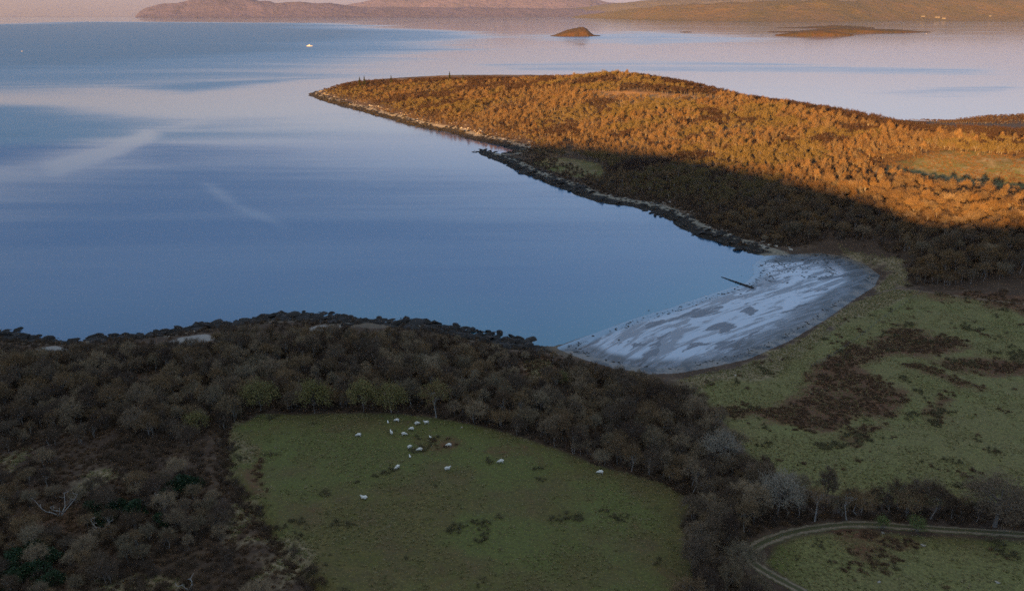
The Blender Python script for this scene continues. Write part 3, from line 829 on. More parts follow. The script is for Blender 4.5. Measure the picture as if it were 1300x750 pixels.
NEAR = [tree_meshes('bare_tree', 100 + i, H, Rc, cl, nl, ns, int(nt * 1.1), tw=.078, flat=fl, stems=st, m_tw=M_GREYTWIG)
        for i, (H, Rc, cl, nl, ns, nt, fl, st) in enumerate([(8.2, 3.9, .26, 7, 56, 2500, 1, 1), (9.0, 3.6, .30, 6, 52, 2400, 1.02, 1), (7.2, 3.8, .22, 7, 56, 2400, .95, 2), (8.6, 4.2, .28, 8, 60, 2700, .92, 1),
                                                           (6.6, 3.2, .20, 6, 48, 2000, 1.0, 3), (9.6, 3.3, .34, 6, 50, 2300, 1.05, 1), (7.8, 4.4, .24, 8, 60, 2700, .88, 2), (10.2, 2.7, .28, 6, 44, 1900, 1.08, 1), (6.2, 4.0, .18, 8, 52, 2200, .85, 4), (8.4, 3.0, .24, 5, 30, 1500, 1.0, 2)])]
FARP = [joined('wood_tree_%d' % i, tree_meshes('wood_tree', 200 + i, H, Rc, .25, 5, 26, 620, tl=(.6, 1.6), tw=.12, flat=fl, trunk_r=.2, k=4, m_tw=mt)[2])
        for i, (H, Rc, fl, mt) in enumerate([(8.6, 3.2, 1, None), (9.4, 2.8, 1, None), (7.6, 3.7, .9, None), (8.8, 3.3, .95, M_OLIVETWIG), (7.2, 2.6, 1, M_OLIVETWIG), (10.4, 2.4, 1.04, None), (6.6, 2.9, .95, M_DARKSHADETWIG), (7.4, 3.4, .9, M_DARKSHADETWIG)])]
NEARW = [(w[0], w[1], [M_TWIG if m is M_GREYTWIG and i_ % 5 < 3 else m for m in w[2]], w[3]) for i_, w in enumerate(t[2] for t in NEAR)]
BAYJ = [joined('bay_tree_%d' % i, w) for i, w in enumerate(NEARW)]
NEARJ = [joined('wood_tree_near_%d' % i, t[2]) for i, t in enumerate(NEAR)]

def shrub_mesh(name, seed, h, r, n, m, lw=.05, ll=(.5, 1.1), up=.5):
    rg = np.random.default_rng(seed)
    d = rg.normal(0, 1, (n, 3)); d[:, 2] = np.abs(d[:, 2]); d /= np.linalg.norm(d, axis=1, keepdims=True)
    lob = 1 + .28 * np.sin(3 * np.arctan2(d[:, 1], d[:, 0]) + seed) + .18 * np.sin(5 * np.arctan2(d[:, 1], d[:, 0]) + 2 * seed + 4 * d[:, 2])
    t = rg.uniform(.15, 1, n) ** .6
    P = d * np.array([r, r, h]) * (t * lob)[:, None] * .8
    D = d + rg.normal(0, .6, (n, 3)) + (0, 0, up)
    v, f = _twigs(P, D, rg.uniform(*ll, n), rg.uniform(.6, 1.3, n) * lw, rg)
    st_v, st_f = [], []
    for i in range(7):
        a = rg.uniform(0, 6.28)
        _tube(st_v, st_f, (0, 0, -.2), (math.cos(a) * r * .5, math.sin(a) * r * .5, h * rg.uniform(.4, .7)), .05, .02, 3)
    V = np.concatenate([np.array(st_v), v]); F = st_f + [tuple(int(k) + len(st_v) for k in q) for q in f]
    return mesh(name, V, F, [m])
SCRUB = [shrub_mesh('scrub_%d' % i, 300 + i, h, r, 420, M_SCRUB, .055, (.4, .9)) for i, (h, r) in enumerate([(1.5, 1.4), (2.1, 1.6), (1.1, 1.5), (2.6, 1.5)])]
FERN = [shrub_mesh('bracken_%d' % i, 320 + i, h, r, 70, M_BRACKEN, .13, (.3, .7), .1) for i, (h, r) in enumerate([(.45, .8), (.6, .9), (.35, .7)])]
TUFT = [shrub_mesh('tussock_%d' % i, 340 + i, h, r, 34, M_STRAW, .07, (.2, .42), .6) for i, (h, r) in enumerate([(.22, .32), (.28, .4), (.16, .45)])]
RUSH = [shrub_mesh('rush_%d' % i, 350 + i, h, r, 60, M_RUSH, .07, (.3, .7), 1.2) for i, (h, r) in enumerate([(.5, .5), (.7, .6)])]

def evergreen(name, seed, h, r, n=2600):
    rg = np.random.default_rng(seed)
    nl = 9
    C = rg.normal(0, 1, (nl, 3)); C[:, 2] = np.abs(C[:, 2]); C = C / np.linalg.norm(C, axis=1, keepdims=True) * np.array([r * .6, r * .6, h * .55])
    k = rg.integers(0, nl, n)
    d = rg.normal(0, 1, (n, 3)); d /= np.linalg.norm(d, axis=1, keepdims=True)
    P = C[k] + d * (rg.uniform(.7, 1.05, n) * rg.uniform(.35, .55, nl)[k] * r)[:, None] * np.array([1, 1, .8])
    P[:, 2] = np.abs(P[:, 2]) + .1
    v, f = _twigs(P, d + rg.normal(0, .8, (n, 3)), rg.uniform(.2, .42, n), rg.uniform(.16, .3, n), rg)
    sv, sf = [], []
    for i in range(5): _tube(sv, sf, (0, 0, -.2), C[i] * .9, .08, .03, 4)
    return mesh(name + '_stems', sv, sf, [M_BARK]), fast_mesh(name + '_foliage', v, f, [M_EVER], False)
EVER = [evergreen('evergreen_bush', 400 + i, h, r) for i, (h, r) in enumerate([(2.6, 2.6), (3.2, 2.4), (2.0, 2.9)])]

def conifer_mesh(name, seed, H=9.0, r=1.9, n=900, w=.16):
    rg = np.random.default_rng(seed)
    V, F = [], []
    _tube(V, F, (0, 0, -.3), (0, 0, H), .16, .02, 5)
    t = rg.uniform(.08, 1, n); az = rg.uniform(0, 6.28, n)
    rr = r * (1 - t) ** .9 * (.75 + .35 * np.sin(t * 40))
    q = rr * rg.uniform(.1, .8, n)
    P = np.stack([np.cos(az) * q, np.sin(az) * q, t * H], 1)
    D = np.stack([np.cos(az), np.sin(az), np.full(n, -.25)], 1) + rg.normal(0, .3, (n, 3))
    v, f = _twigs(P, D, rr * .5 + .25, np.full(n, w * 2), rg)
    return mesh(name + '_trunk', V, F, [M_BARK]), fast_mesh(name + '_crown', v, f, [M_CONIFER], False)
CONI = [conifer_mesh('conifer', 430 + i) for i in range(2)]

# ------------------------------------------------------------------ where plants grow
def lattice(x0, x1, y0, y1, s, jit=.38, seed=0):
    rg = np.random.default_rng(seed)
    a, b = np.meshgrid(np.arange(x0, x1, s), np.arange(y0, y1, s * .87))
    a = a + (np.arange(a.shape[0]) % 2)[:, None] * s * .5
    a = a + rg.uniform(-jit, jit, a.shape) * s; b = b + rg.uniform(-jit, jit, b.shape) * s
    return a.ravel(), b.ravel()

def seen(px, py, pz, m=60):
    """only what could come into view, with a margin"""
    dx, dy, dz = px, py, pz - CAM_H
    f = dy * CP - dz * SP; up = dy * SP + dz * CP
    u = 650 + F_PX * dx / np.maximum(f, 1); v = 375 - F_PX * up / np.maximum(f, 1)
    return (f > 20) & (u > -m * 1.6) & (u < 1300 + m * 1.6) & (v < 750 + m * 1.3)

W1 = poly([(-120, 452), (60, 447), (180, 441), (280, 434), (340, 424), (420, 423), (500, 426), (590, 436), (650, 450), (720, 462), (800, 488), (850, 499), (890, 517), (925, 562), (945, 594), (985, 618), (1020, 634), (1100, 640),
           (1200, 644), (1340, 650), (1340, 676), (1200, 670), (1130, 666), (1060, 662), (1000, 667), (950, 684), (940, 705), (952, 735), (985, 780), (850, 790), (885, 722), (866, 670), (876, 632), (840, 613), (760, 591),
           (700, 566), (620, 541), (540, 527), (430, 523), (330, 522), (290, 546), (280, 572), (200, 560), (120, 540), (60, 545), (-120, 560)])
W2 = poly([(-120, 560), (60, 545), (120, 540), (200, 560), (270, 572), (262, 620), (296, 680), (340, 780), (-120, 780)])
GAPS = [poly(L) for L in ([(655, 462), (690, 458), (706, 475), (682, 492), (658, 484)], [(150, 480), (200, 472), (215, 490), (165, 502)], [(70, 598), (140, 592), (150, 625), (80, 632)], [(-10, 585), (55, 560), (66, 575), (10, 604)],
                         [(10, 645), (100, 640), (110, 678), (20, 680)], [(270, 625), (300, 625), (340, 690), (300, 700)], [(262, 548), (290, 548), (290, 600), (256, 600)])]
def in_gap(px, py):
    r = np.zeros(len(px), bool)
    for g in GAPS: r |= inside(g, px, py)
    return r

FEATURE = []   # (u, v, kind, scale, label)  distinctive trees
FEATURE += [(330, 523, 'olive', 1.12, 'round olive-green budding tree at the upper left corner of the sheep field', 0),
            (400, 524, 'olive', 1.08, 'round olive-green tree with a bare grey tree at its side, second along the field top', 1),
            (462, 522, 'olive', 1.06, 'olive-green tree in the middle of the top edge of the sheep field', 2),
            (497, 524, 'olive', 1.00, 'broad olive-brown tree just right of the middle olive tree above the sheep field', 3),
            (554, 530, 'tall_olive', 1.08, 'tall olive-topped tree with a pale trunk above the group of sheep', 4),
            (250, 552, 'olive', .72, 'small dull olive tree in the wood left of the sheep field corner', 1),
            (713, 492, 'olive', .62, 'small pale green tree beside the orange clearing in the wood', 2),
            (914, 592, 'pale', 1.12, 'pale grey fluffy-crowned tree at the edge of the shore field', 0),
            (986, 656, 'pale', 1.28, 'big pale spreading tree above the bend of the track', 1),
            (1262, 668, 'big', 1.25, 'large dark spreading tree with a thick pale trunk beside the straight track', 0),
            (1034, 662, 'birch', .95, 'thin tree with a white trunk beside the track, nearer the bend', 0),
            (1075, 660, 'birch', .85, 'thin tree with a white trunk beside the track, farther from the bend', 1),
            (1120, 671, 'green', .42, 'small grey-green bush on the track verge, left one of two', 0),
            (1163, 675, 'green', .50, 'small bright green bush on the track verge, right one of two', 1)]
def feat_mesh(kind, i):
    if kind == 'olive': return tree_meshes('olive_tree', 500 + i, 8.6, 4.5, .12, 9, 84, 2400, tw=.06, leaves=5200, m_lf=M_OLIVE, m_tw=M_OLIVETWIG, flat=1.0)
    if kind == 'tall_olive': return tree_meshes('olive_tree', 510 + i, 10.2, 4.0, .34, 7, 56, 2200, tw=.06, leaves=1700, m_lf=M_OLIVE, m_bark=M_PALEBARK)
    if kind == 'pale': return tree_meshes('pale_tree', 520 + i, 8.6, 4.6, .22, 8, 66, 3400, tw=.075, m_tw=M_PALETWIG, m_bark=M_BARK, flat=.95)
    if kind == 'big': return tree_meshes('spreading_tree', 530 + i, 9.6, 6.2, .26, 10, 110, 6800, tw=.075, m_tw=M_GREYTWIG, m_bark=M_BARK, flat=.82, trunk_r=.40)
    if kind == 'birch': return tree_meshes('birch_tree', 540 + i, 9.4, 3.0, .42, 6, 46, 1500, tw=.05, m_bark=M_PALEBARK, trunk_r=.2)
    return tree_meshes('green_bush', 550 + i, 7.6, 3.8, .08, 7, 50, 1300, tw=.07, leaves=3800, m_lf=M_GREEN, flat=1.05, stems=3)
NAMES = {'olive': 'budding_tree', 'tall_olive': 'budding_tree', 'pale': 'pale_tree', 'big': 'spreading_tree', 'birch': 'birch_tree', 'green': 'leafy_bush'}
fpos = ground_many([(f[0], f[1]) for f in FEATURE], 9)
def plant(name, pos, rz_, s, parts, label, cat, group=None):
    e = link(name, None, None, pos, rz_, s)
    e.empty_display_size = .5
    for pn, me in parts: link(pn, me, e)
    return tag(e, label, cat, group)
for f, p in zip(FEATURE, fpos):
    tm = feat_mesh(f[2], f[5])
    plant(NAMES[f[2]], (p[0], p[1], float(grid_z(p[0], p[1])[0])), (f[0] * 1.7) % 6.28, f[3], [('trunk', tm[0]), ('crown', tm[1])], f[4], 'bush' if f[2] == 'green' else 'tree')

EVER_PX = [(228, 622, 0, 1.35), (212, 634, 1, 1.0), (246, 618, 2, .9), (150, 650, 0, 1.1), (172, 652, 1, 1.15), (132, 662, 2, 1.0), (118, 645, 2, .8), (40, 705, 0, 1.2), (66, 712, 1, 1.0), (18, 716, 2, 1.2), (45, 730, 1, 1.1), (12, 740, 0, 1.1), (62, 742, 2, 1.0), (205, 665, 1, .9)]
epos = ground_many([(a, b) for a, b, _, _ in EVER_PX], 14)
for (u, v, k, s), p in zip(EVER_PX, epos):
    lab = 'dark evergreen bush in the thicket right of the dead white trees' if u > 100 else 'dark evergreen bush in the clump in the bottom left corner'
    plant('evergreen_bush', (p[0], p[1], float(grid_z(p[0], p[1])[0])), u * .7 % 6.28, s, [('stems', EVER[k][0]), ('foliage', EVER[k][1])], lab, 'bush', 'evergreen bushes by the dead trees' if u > 100 else 'evergreen bushes in the corner')

# all bare trees of the near woods
ax, ay = lattice(-330, 330, 95, 330, 4.5, .44, 3)
w1 = inside(W1, ax, ay); w2 = inside(W2, ax, ay)
keep = (w1 | (w2 & (fbm(ax / 17, ay / 17, 61) > .42))) & ~in_gap(ax, ay)
keep &= dline(TRACK, ax, ay) > 2.7
keep &= seen(ax, ay, grid_z(ax, ay) + 4)
for p, f in zip(fpos, FEATURE): keep &= np.hypot(ax - p[0], ay - p[1]) > 3.6 * f[3]
for p in epos: keep &= np.hypot(ax - p[0], ay - p[1]) > 2.2
bt = [q for q in TRACK if q[0] > 62 and q[0] < 150]
bx, by = [], []
for off, st in ((4.6, 0), (8.0, 2.2)):
    acc = st
    for a, b in zip(bt[:-1], bt[1:]):
        L = np.hypot(*(b - a)[:2]); acc += L
        if acc > 4.3:
            acc = 0; n_ = np.array([-(b - a)[1], (b - a)[0]]) / L
            if n_[1] < 0: n_ = -n_
            bx.append(a[0] + n_[0] * off); by.append(a[1] + n_[1] * off)
bx, by = np.array(bx), np.array(by)
for i_ in range(len(bx)): keep &= np.hypot(ax - bx[i_], ay - by[i_]) > 3.0
bk = np.ones(len(bx), bool)
for p, f in zip(fpos, FEATURE): bk &= np.hypot(bx - p[0], by - p[1]) > (2.2 if f[2] == 'birch' else 3.2)
ax, ay, w2, keep = np.r_[ax, bx[bk]], np.r_[ay, by[bk]], np.r_[w2, np.zeros(bk.sum(), bool)], np.r_[keep, np.ones(bk.sum(), bool)]
cdn = grid_a(CD, ax, ay)
keep &= cdn > 15 + 6 * vnoise(ax / 12, ay / 12, 15)
for P_ in Z_SHINGLE[:2]: keep &= sdist(P_, ax, ay) < -5
ax, ay, w2, cdn = ax[keep], ay[keep], w2[keep], cdn[keep]
az_ = grid_z(ax, ay)
rg = np.random.default_rng(5)
asc = (.52 + .46 * rg.random(len(ax)) ** 1.2) * np.where(w2, .72, 1.0) * (.45 + .55 * sstep(14, 55, cdn))
track_belt = dline(TRACK, ax, ay) < 14
asc = np.where(track_belt, asc * 1.06, asc)
dep = ay * CP - (az_ - CAM_H) * SP
rank = np.argsort(-(asc * np.where(track_belt, 1.6, 1) / dep))
pick = rank[:286]; rest = rank[286:]
print('near bare trees', len(ax))
ZL = {'belt_bend': ('grey-brown leafless tree in the narrow belt above the bend of the track', 'leafless trees above the track bend'),
      'belt': ('grey-brown leafless tree in the narrow belt along the straight of the track', 'leafless trees along the straight track'),
      'scrub_low': ('low dark leafless tree in the scrub at the bottom left, below the dead trees', 'leafless trees in the lower left scrub'),
      'scrub': ('low dark leafless tree in the scrub between the dead trees and the wood', 'leafless trees in the upper left scrub'),
      'east_field': ('grey-brown leafless tree on the right-hand edge of the sheep field', 'leafless trees on the right edge of the sheep field'),
      'east_shore': ('grey-brown leafless tree on the edge of the bracken-patched shore field', 'leafless trees on the edge of the shore field'),
      'east_low': ('grey-brown leafless tree in the wood inside the curve left of the track', 'leafless trees left of the track curve'),
      'east': ('grey-brown leafless tree in the middle of the wood between the two fields', 'leafless trees between the two fields'),
      'top_edge': ('grey-brown leafless tree in the front row along the top edge of the sheep field', 'leafless trees along the top of the sheep field'),
      'top_left': ('grey-brown leafless tree in the wood at the left edge, beyond the brown scrub', 'leafless trees in the left wood'),
      'top_shore': ('small leafless tree nearest the dark shore rocks', 'leafless trees nearest the shore rocks'),
      'top': ('grey-brown leafless tree deep in the wood between the sheep field and the sea', 'leafless trees deep in the shore wood')}
def zone_of(i):
    fd = float(dline(Z_FIELD, ax[i:i + 1], ay[i:i + 1], True)[0]); sd = float(dline(Z_SHORE, ax[i:i + 1], ay[i:i + 1], True)[0])
    if w2[i]: return 'scrub_low' if ay[i] < 148 else 'scrub'
    if track_belt[i] and ax[i] > 62: return 'belt_bend' if ax[i] < 84 else 'belt'
    if ax[i] > 25:
        if ay[i] < 150: return 'east_low'
        return 'east_field' if fd < 7 else ('east_shore' if sd < 8 else 'east')
    if fd < 7.5: return 'top_edge'
    if cdn[i] < 30: return 'top_shore'
    return 'top_left' if ax[i] < -78 else 'top'
for i in pick:
    k = int(rg.integers(0, len(NEAR)))
    if w2[i]: k = [2, 4, 6][k % 3]
    z_ = zone_of(i)
    plant('bare_tree', (ax[i], ay[i], az_[i] - .05), float(rg.uniform(0, 6.28)), float(asc[i]), [('trunk', NEAR[k][0]), ('crown', NEAR[k][1])], ZL[z_][0], 'tree', ZL[z_][1])
if len(rest):
    scatter('woodland', np.stack([ax, ay, az_ - .05], 1)[rest], asc[rest], rg.uniform(0, 6.28, len(rest)), rg.integers(0, len(NEARJ), len(rest)), NEARJ, 'remaining leafless trees of the near wood, one brown mass')

# headland wood
hx, hy = lattice(-420, 960, 325, 1330, 3.7, .48, 9)
hcd, hbd = grid_a(CD, hx, hy), grid_a(BD, hx, hy)
cu = np.array([c[0] for c in CREST]); cy = np.array([c[2] for c in CREST])
hu = 650 + F_PX * hx / (hy * CP + (CAM_H - 15) * SP)
beyond = hy - np.interp(hu, cu, cy)
strip_ = (hx > 425) & (hy > 800) & (hy < 945)
k_ = (hcd > 15 + 7 * fbm(hx / 30, hy / 30, 71)) & (hbd < -13) & ((beyond < 75) | strip_)
fe = poly([(1060, 425), (1122, 362), (1165, 358), (1340, 374)])
k_ &= hy > np.where(hx < fe[1, 0], fe[1, 1], np.interp(hx, fe[:, 0], fe[:, 1])) - 2
wx2, wy2 = warp(hx, hy, 22, 34, 211)
k_ &= ~inside(Z_MEADOW, wx2, wy2) & ~inside(Z_CLEAR, wx2, wy2) & ~inside(Z_SPIT, hx, hy)
k_ &= seen(hx, hy, np.full(len(hx), 20.0), 40)
hx, hy, beyond, strip_ = hx[k_], hy[k_], beyond[k_], strip_[k_]
hzv = grid_z(hx, hy)
dens = fbm(hx / 60, hy / 60, 91); d2 = fbm(hx / 24, hy / 24, 93)
hs = (.44 + .52 * rg.random(len(hx)) ** 1.8) * (.68 + .56 * dens)
hs = np.where(strip_, hs * .55, hs)
hs *= .55 + .45 * sstep(15, 45, grid_a(CD, hx, hy))
near_h = hy < 470
hs = np.where(near_h, hs * 1.12, hs)
k2 = (d2 > .34) | (rg.random(len(hx)) < .40)
k2 = np.where(near_h, rg.random(len(hx)) < .80, k2)
dark = strip_ | (beyond > -12) | ((fbm(hx / 45, hy / 28, 95) > .60) & ~near_h) | (rg.random(len(hx)) < .05 + .45 * sstep(120, -200, hx) + .35 * sstep(300, 380, hx) * sstep(500, 560, hy))  # trees past the crest get the twigs with shade in their colour
hx, hy, hzv, hs, near_h, dark, dens = hx[k2], hy[k2], hzv[k2], hs[k2], near_h[k2], dark[k2], dens[k2]
oliv = fbm(hx / 50 + 7, hy / 34, 97) > .52 - .14 * sstep(60, -220, hx)
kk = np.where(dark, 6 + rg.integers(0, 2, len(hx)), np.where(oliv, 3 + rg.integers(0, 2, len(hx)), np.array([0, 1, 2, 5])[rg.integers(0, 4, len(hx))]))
print('headland trees', len(hx))
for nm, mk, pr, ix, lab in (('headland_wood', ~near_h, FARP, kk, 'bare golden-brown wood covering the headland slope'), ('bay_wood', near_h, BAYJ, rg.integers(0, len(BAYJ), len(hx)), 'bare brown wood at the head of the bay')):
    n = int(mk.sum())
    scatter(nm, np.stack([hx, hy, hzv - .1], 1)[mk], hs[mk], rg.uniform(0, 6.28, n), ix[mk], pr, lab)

# undergrowth, bracken, tussocks, rushes
def spread(name, region, s, protos, label, smin, smax, seed, x0=-260, x1=330, y0=95, y1=420, extra=None):
    px, py = lattice(x0, x1, y0, y1, s, .45, seed)
    k = region(px, py)
    px, py = px[k], py[k]
    pz = grid_z(px, py)
    k = seen(px, py, pz, 30)
    px, py, pz = px[k], py[k], pz[k]
    r = np.random.default_rng(seed)
    n = len(px)
    print(name, n)
    return scatter(name, np.stack([px, py, pz - .03], 1), r.uniform(smin, smax, n), r.uniform(0, 6.28, n), r.integers(0, len(protos), n), protos, label)
F_ALL = lambda px, py: inside(Z_FIELD, px, py) | inside(Z_SHORE, px, py) | inside(Z_TRACKF, px, py)
TD = lambda px, py: dline(TRACK, px, py)
spread('undergrowth', lambda px, py: (((inside(W1, px, py) | inside(W2, px, py)) & (fbm(px / 9, py / 9, 7) > .34) & ~in_gap(px, py)) & (TD(px, py) > 2.6)) | ((dline(DITCH, px, py) < 2.2)), 2.1, SCRUB, 'low dark leafless scrub under and between the near trees', .45, 1.05, 31)
NEARW_ = lambda px, py: (inside(W1, px, py) | inside(W2, px, py) | (dline(DITCH, px, py) < 9)) & ~F_ALL(px, py)
spread('woodland_floor', lambda px, py: NEARW_(px, py) & (TD(px, py) > 2.6) & (fbm(px / 6, py / 6, 47) > .40), 1.7, FERN, 'dead bracken and litter on the floor of the near woods and scrub', .5, 1.2, 47)
spread('coast_scrub', lambda px, py: (grid_a(CD, px, py) > 9) & (grid_a(CD, px, py) < 24) & (py < 330) & (grid_a(BD, px, py) < -8) & (fbm(px / 8, py / 8, 48) > .40) & (grid_a(A_SH, px, py) < .3), 2.3, SCRUB, 'low dark scrub between the near wood and the shore rocks', .4, .85, 48, -330, 60, 225, 330)
spread('bracken', lambda px, py: ((grid_a(A_BR, px, py) + (fbm(px / 5, py / 5, 77) - .5) * 2.0 + (vnoise(px / 1.3, py / 1.3, 78) - .5) * .9 > .64) & ~(inside(Z_FIELD, px, py) & (grid_a(A_BR, px, py) < .5)) & (grid_a(BD, px, py) < -3) & (TD(px, py) > 2.4)), 1.15, FERN, 'dead red-brown bracken in patches over the fields', .5, 1.1, 33)
spread('tussocks', lambda px, py: F_ALL(px, py) & (fbm(px / 12, py / 12, 55) + .5 * vnoise(px / 2.2, py / 2.2, 56) > .72) & (TD(px, py) > 1.9), 1.0, TUFT, 'rough grass tussocks over the pastures', .5, 1.15, 35)
spread('rushes', lambda px, py: (F_ALL(px, py) & (fbm(px / 6, py / 6, 88) > .72)) & (TD(px, py) > 2.0), 1.1, RUSH, 'dark clumps of rushes in the pastures', .6, 1.3, 37)
spread('dry_grass', lambda px, py: (grid_a(A_DRY, px, py) > .45) & (grid_a(BD, px, py) < -1.5) & (TD(px, py) > 2.0), .9, TUFT, 'pale dry grass on banks and above the beach', .7, 1.5, 39)
spread('meadow_bracken', lambda px, py: inside(Z_MEADOW, px, py) & (fbm(px / 10, py / 10, 58) > .44), 1.9, FERN, 'rough sunlit bracken in the headland clearing', .5, 1.2, 45, 200, 420, 440, 640)
spread('meadow_scrub', lambda px, py: inside(Z_MEADOW, px, py) & (fbm(px / 14, py / 9, 59) > .62), 5.0, SCRUB, 'scattered low bushes in the headland clearing', .4, .9, 46, 200, 420, 440, 640)
spread('bay_scrub', lambda px, py: (grid_a(CD, px, py) > 14) & (grid_a(BD, px, py) < -12) & (fbm(px / 9, py / 9, 18) > .36) & ~F_ALL(px, py) & ~inside(Z_MEADOW, px, py), 2.9, SCRUB, 'low brown scrub under the wood at the head of the bay', .6, 1.25, 43, 20, 420, 330, 560)
spread('shore_scrub', lambda px, py: (grid_a(CD, px, py) > 12) & (grid_a(CD, px, py) < 40) & (grid_a(BD, px, py) < -14) & (fbm(px / 12, py / 12, 19) > .42) & ~F_ALL(px, py), 4.0, SCRUB, 'low scrub along the headland shore', .6, 1.3, 41, -330, 330, 325, 1000)

# dead trees, bleached white
def dead_tree(name, seed, H, n, spread_):
    rg = np.random.default_rng(seed); V, F = [], []; W_, G = [], []
    for i in range(n):
        a = 2 * math.pi * i / n + rg.uniform(-.4, .4)
        e = np.array([math.cos(a) * spread_ * H, math.sin(a) * spread_ * H * .6, H * rg.uniform(.6, 1)])
        pts = _limb(V, F, (0, 0, -.2), e, .12, .04, rg, 5, 4, .13)
        for j in range(4):
            st = pts[rg.integers(2, 5)]
            d = rg.normal(0, 1, 3); d[2] = abs(d[2]) + .2; d /= np.linalg.norm(d)
            q = _limb(W_, G, st, st + d * H * rg.uniform(.18, .35), .055, .02, rg, 4, 2, .1)
            for _ in range(2):
                d2 = d + rg.normal(0, .6, 3); d2 /= np.linalg.norm(d2)
                _tube(W_, G, q[-2], q[-2] + d2 * H * .16, .03, .01, 3)
    return mesh(name, V, F, [M_DEADWOOD], True), mesh(name + '_branches', W_, G, [M_DEADWOOD], True)
for u, v, sd, H, n, sp, lab in [(77, 655, 1, 4.6, 4, .85, 'bleached white dead tree with splayed limbs on the red-brown slope'), (124, 678, 2, 3.4, 3, .9, 'smaller bare white dead tree just below and right of the splayed one'),
                                (209, 641, 3, 3.2, 5, .6, 'grey-white twiggy dead tree above the evergreen thicket'), (240, 748, 4, 2.4, 3, .9, 'pale fallen branch at the bottom edge left of the ditch')]:
    p = ground(u, v, 14)
    a, b = dead_tree('dead_tree', sd, H, n, sp)
    plant('dead_tree', (p[0], p[1], float(grid_z(p[0], p[1])[0])), .3 * sd, 1, [('limbs', a), ('branches', b)], lab, 'dead tree')

# conifers on the skyline of the headland
cv = np.array([c[1] for c in CREST])
for i, (u, s, lab) in enumerate([(457, 1.7, 'lone dark conifer on the headland skyline, leftmost of the pair near the tip'), (463, 1.75, 'dark conifer on the headland skyline, right one of the pair near the tip'), (497, 1.6, 'single dark conifer on the skyline right of the pair'),
                                 (571, 1.7, 'thin dark conifer on the headland skyline, taller of the two by the dark heath'), (588, 1.3, 'short dark conifer on the skyline right of the thin tall one')]):
    yy = float(np.interp(u, cu, cy)) + 6
    p = at_y(u, float(np.interp(u, cu, cv)), yy)
    plant('conifer', (p[0], yy, float(grid_z(p[0], yy)[0])), i, s, [('trunk', CONI[i % 2][0]), ('crown', CONI[i % 2][1])], lab, 'conifer')

# ------------------------------------------------------------------ rocks
M_ROCK = varied('shore_rock', [(.010, .009, .008), (.024, .020, .017), (.015, .013, .011)], .75)
M_PALEROCK = varied('pale_stone', [(.22, .20, .17), (.34, .31, .26), (.16, .14, .12)], .85)
M_WEED = varied('seaweed', [(.012, .011, .008), (.022, .018, .012)], .6)
def rock_mesh(name, seed, m, flat=.5, sub=2):
    rg = np.random.default_rng(seed)
    bm = bmesh.new(); bmesh.ops.create_icosphere(bm, subdivisions=sub, radius=1)
    A = rg.normal(0, 1, (11, 3)); A /= np.linalg.norm(A, axis=1, keepdims=True); lim = rg.uniform(.28, .75, 11)
    for v in bm.verts:
        c = np.array(v.co)
        for a, l in zip(A, lim):
            d = c @ a
            if d > l: c = c - a * (d - l)
        c *= 1 + rg.normal(0, .04)
        v.co = (c[0] * 1.9, c[1] * 1.15, c[2] * flat * 1.3)
    me = bpy.data.meshes.new(name); bm.to_mesh(me); bm.free(); me.materials.append(m)
    return me
ROCKS = [rock_mesh('shore_rock_%d' % i, 600 + i, M_ROCK, f, 2) for i, f in enumerate([.6, .45, .8, .4])]
STONES = [rock_mesh('pale_stone_%d' % i, 620 + i, M_PALEROCK, f, 1) for i, f in enumerate([.5, .6, .4])]
WEEDS = [rock_mesh('weed_%d' % i, 640 + i, M_WEED, .22, 1) for i in range(3)]
def rocks(name, s, cond, protos, label, smin, smax, seed, box):
    px, py = lattice(*box, s, .48, seed)
    cd_, bd_ = grid_a(CD, px, py), grid_a(BD, px, py)
    k = cond(px, py, cd_, bd_)
    px, py = px[k], py[k]; pz = grid_z(px, py)
    k = seen(px, py, pz, 40) & (pz > -1.3); px, py, pz = px[k], py[k], pz[k]
    r = np.random.default_rng(seed); n = len(px); print(name, n)
    scatter(name, np.stack([px, py, np.maximum(pz, -.1)], 1), smin + (smax - smin) * r.random(n) ** 2.2, r.uniform(0, 6.28, n), r.integers(0, len(protos), n), protos, label, r.normal(0, .24, n))
rocks('shore_rocks', 1.8, lambda x, y, c, b: (c > -7 + 6 * fbm(x / 14, y / 14, 3)) & (c < 10 + 6 * vnoise(x / 20, y / 20, 4)) & (b < -10) & (fbm(x / 11, y / 11, 23) > .36) & (y < 330), ROCKS, 'dark weed-covered rocks along the near shore', .5, 2.6, 51, (-330, 60, 225, 330))
rocks('headland_rocks', 3.2, lambda x, y, c, b: (c > -5 + 5 * fbm(x / 14, y / 14, 3)) & (c < 11) & (b < -3) & (fbm(x / 13, y / 13, 24) > .38) & (y > 330), ROCKS, 'dark weed-covered rocks along the headland shore', .5, 2.3, 53, (-360, 320, 330, 1290))
rocks('pale_stones', 3.2, lambda x, y, c, b: (c > 8) & (c < 19) & (b < -2) & (vnoise(x / 9, y / 9, 29) > .5) & (y > 330), STONES, 'pale stones above the tide line of the headland', .35, 1.5, 55, (-360, 320, 330, 1290))
rocks('near_pale_stones', 3.0, lambda x, y, c, b: (c > 5) & (c < 16) & (b < -10) & (vnoise(x / 7, y / 7, 30) > .74) & (y < 330), STONES, 'few pale stones among the dark near rocks', .3, .9, 56, (-260, 60, 225, 330))
wz = W0([(968, 325), (1010, 322), (1060, 330), (1075, 345), (1040, 358), (985, 362), (955, 350)])
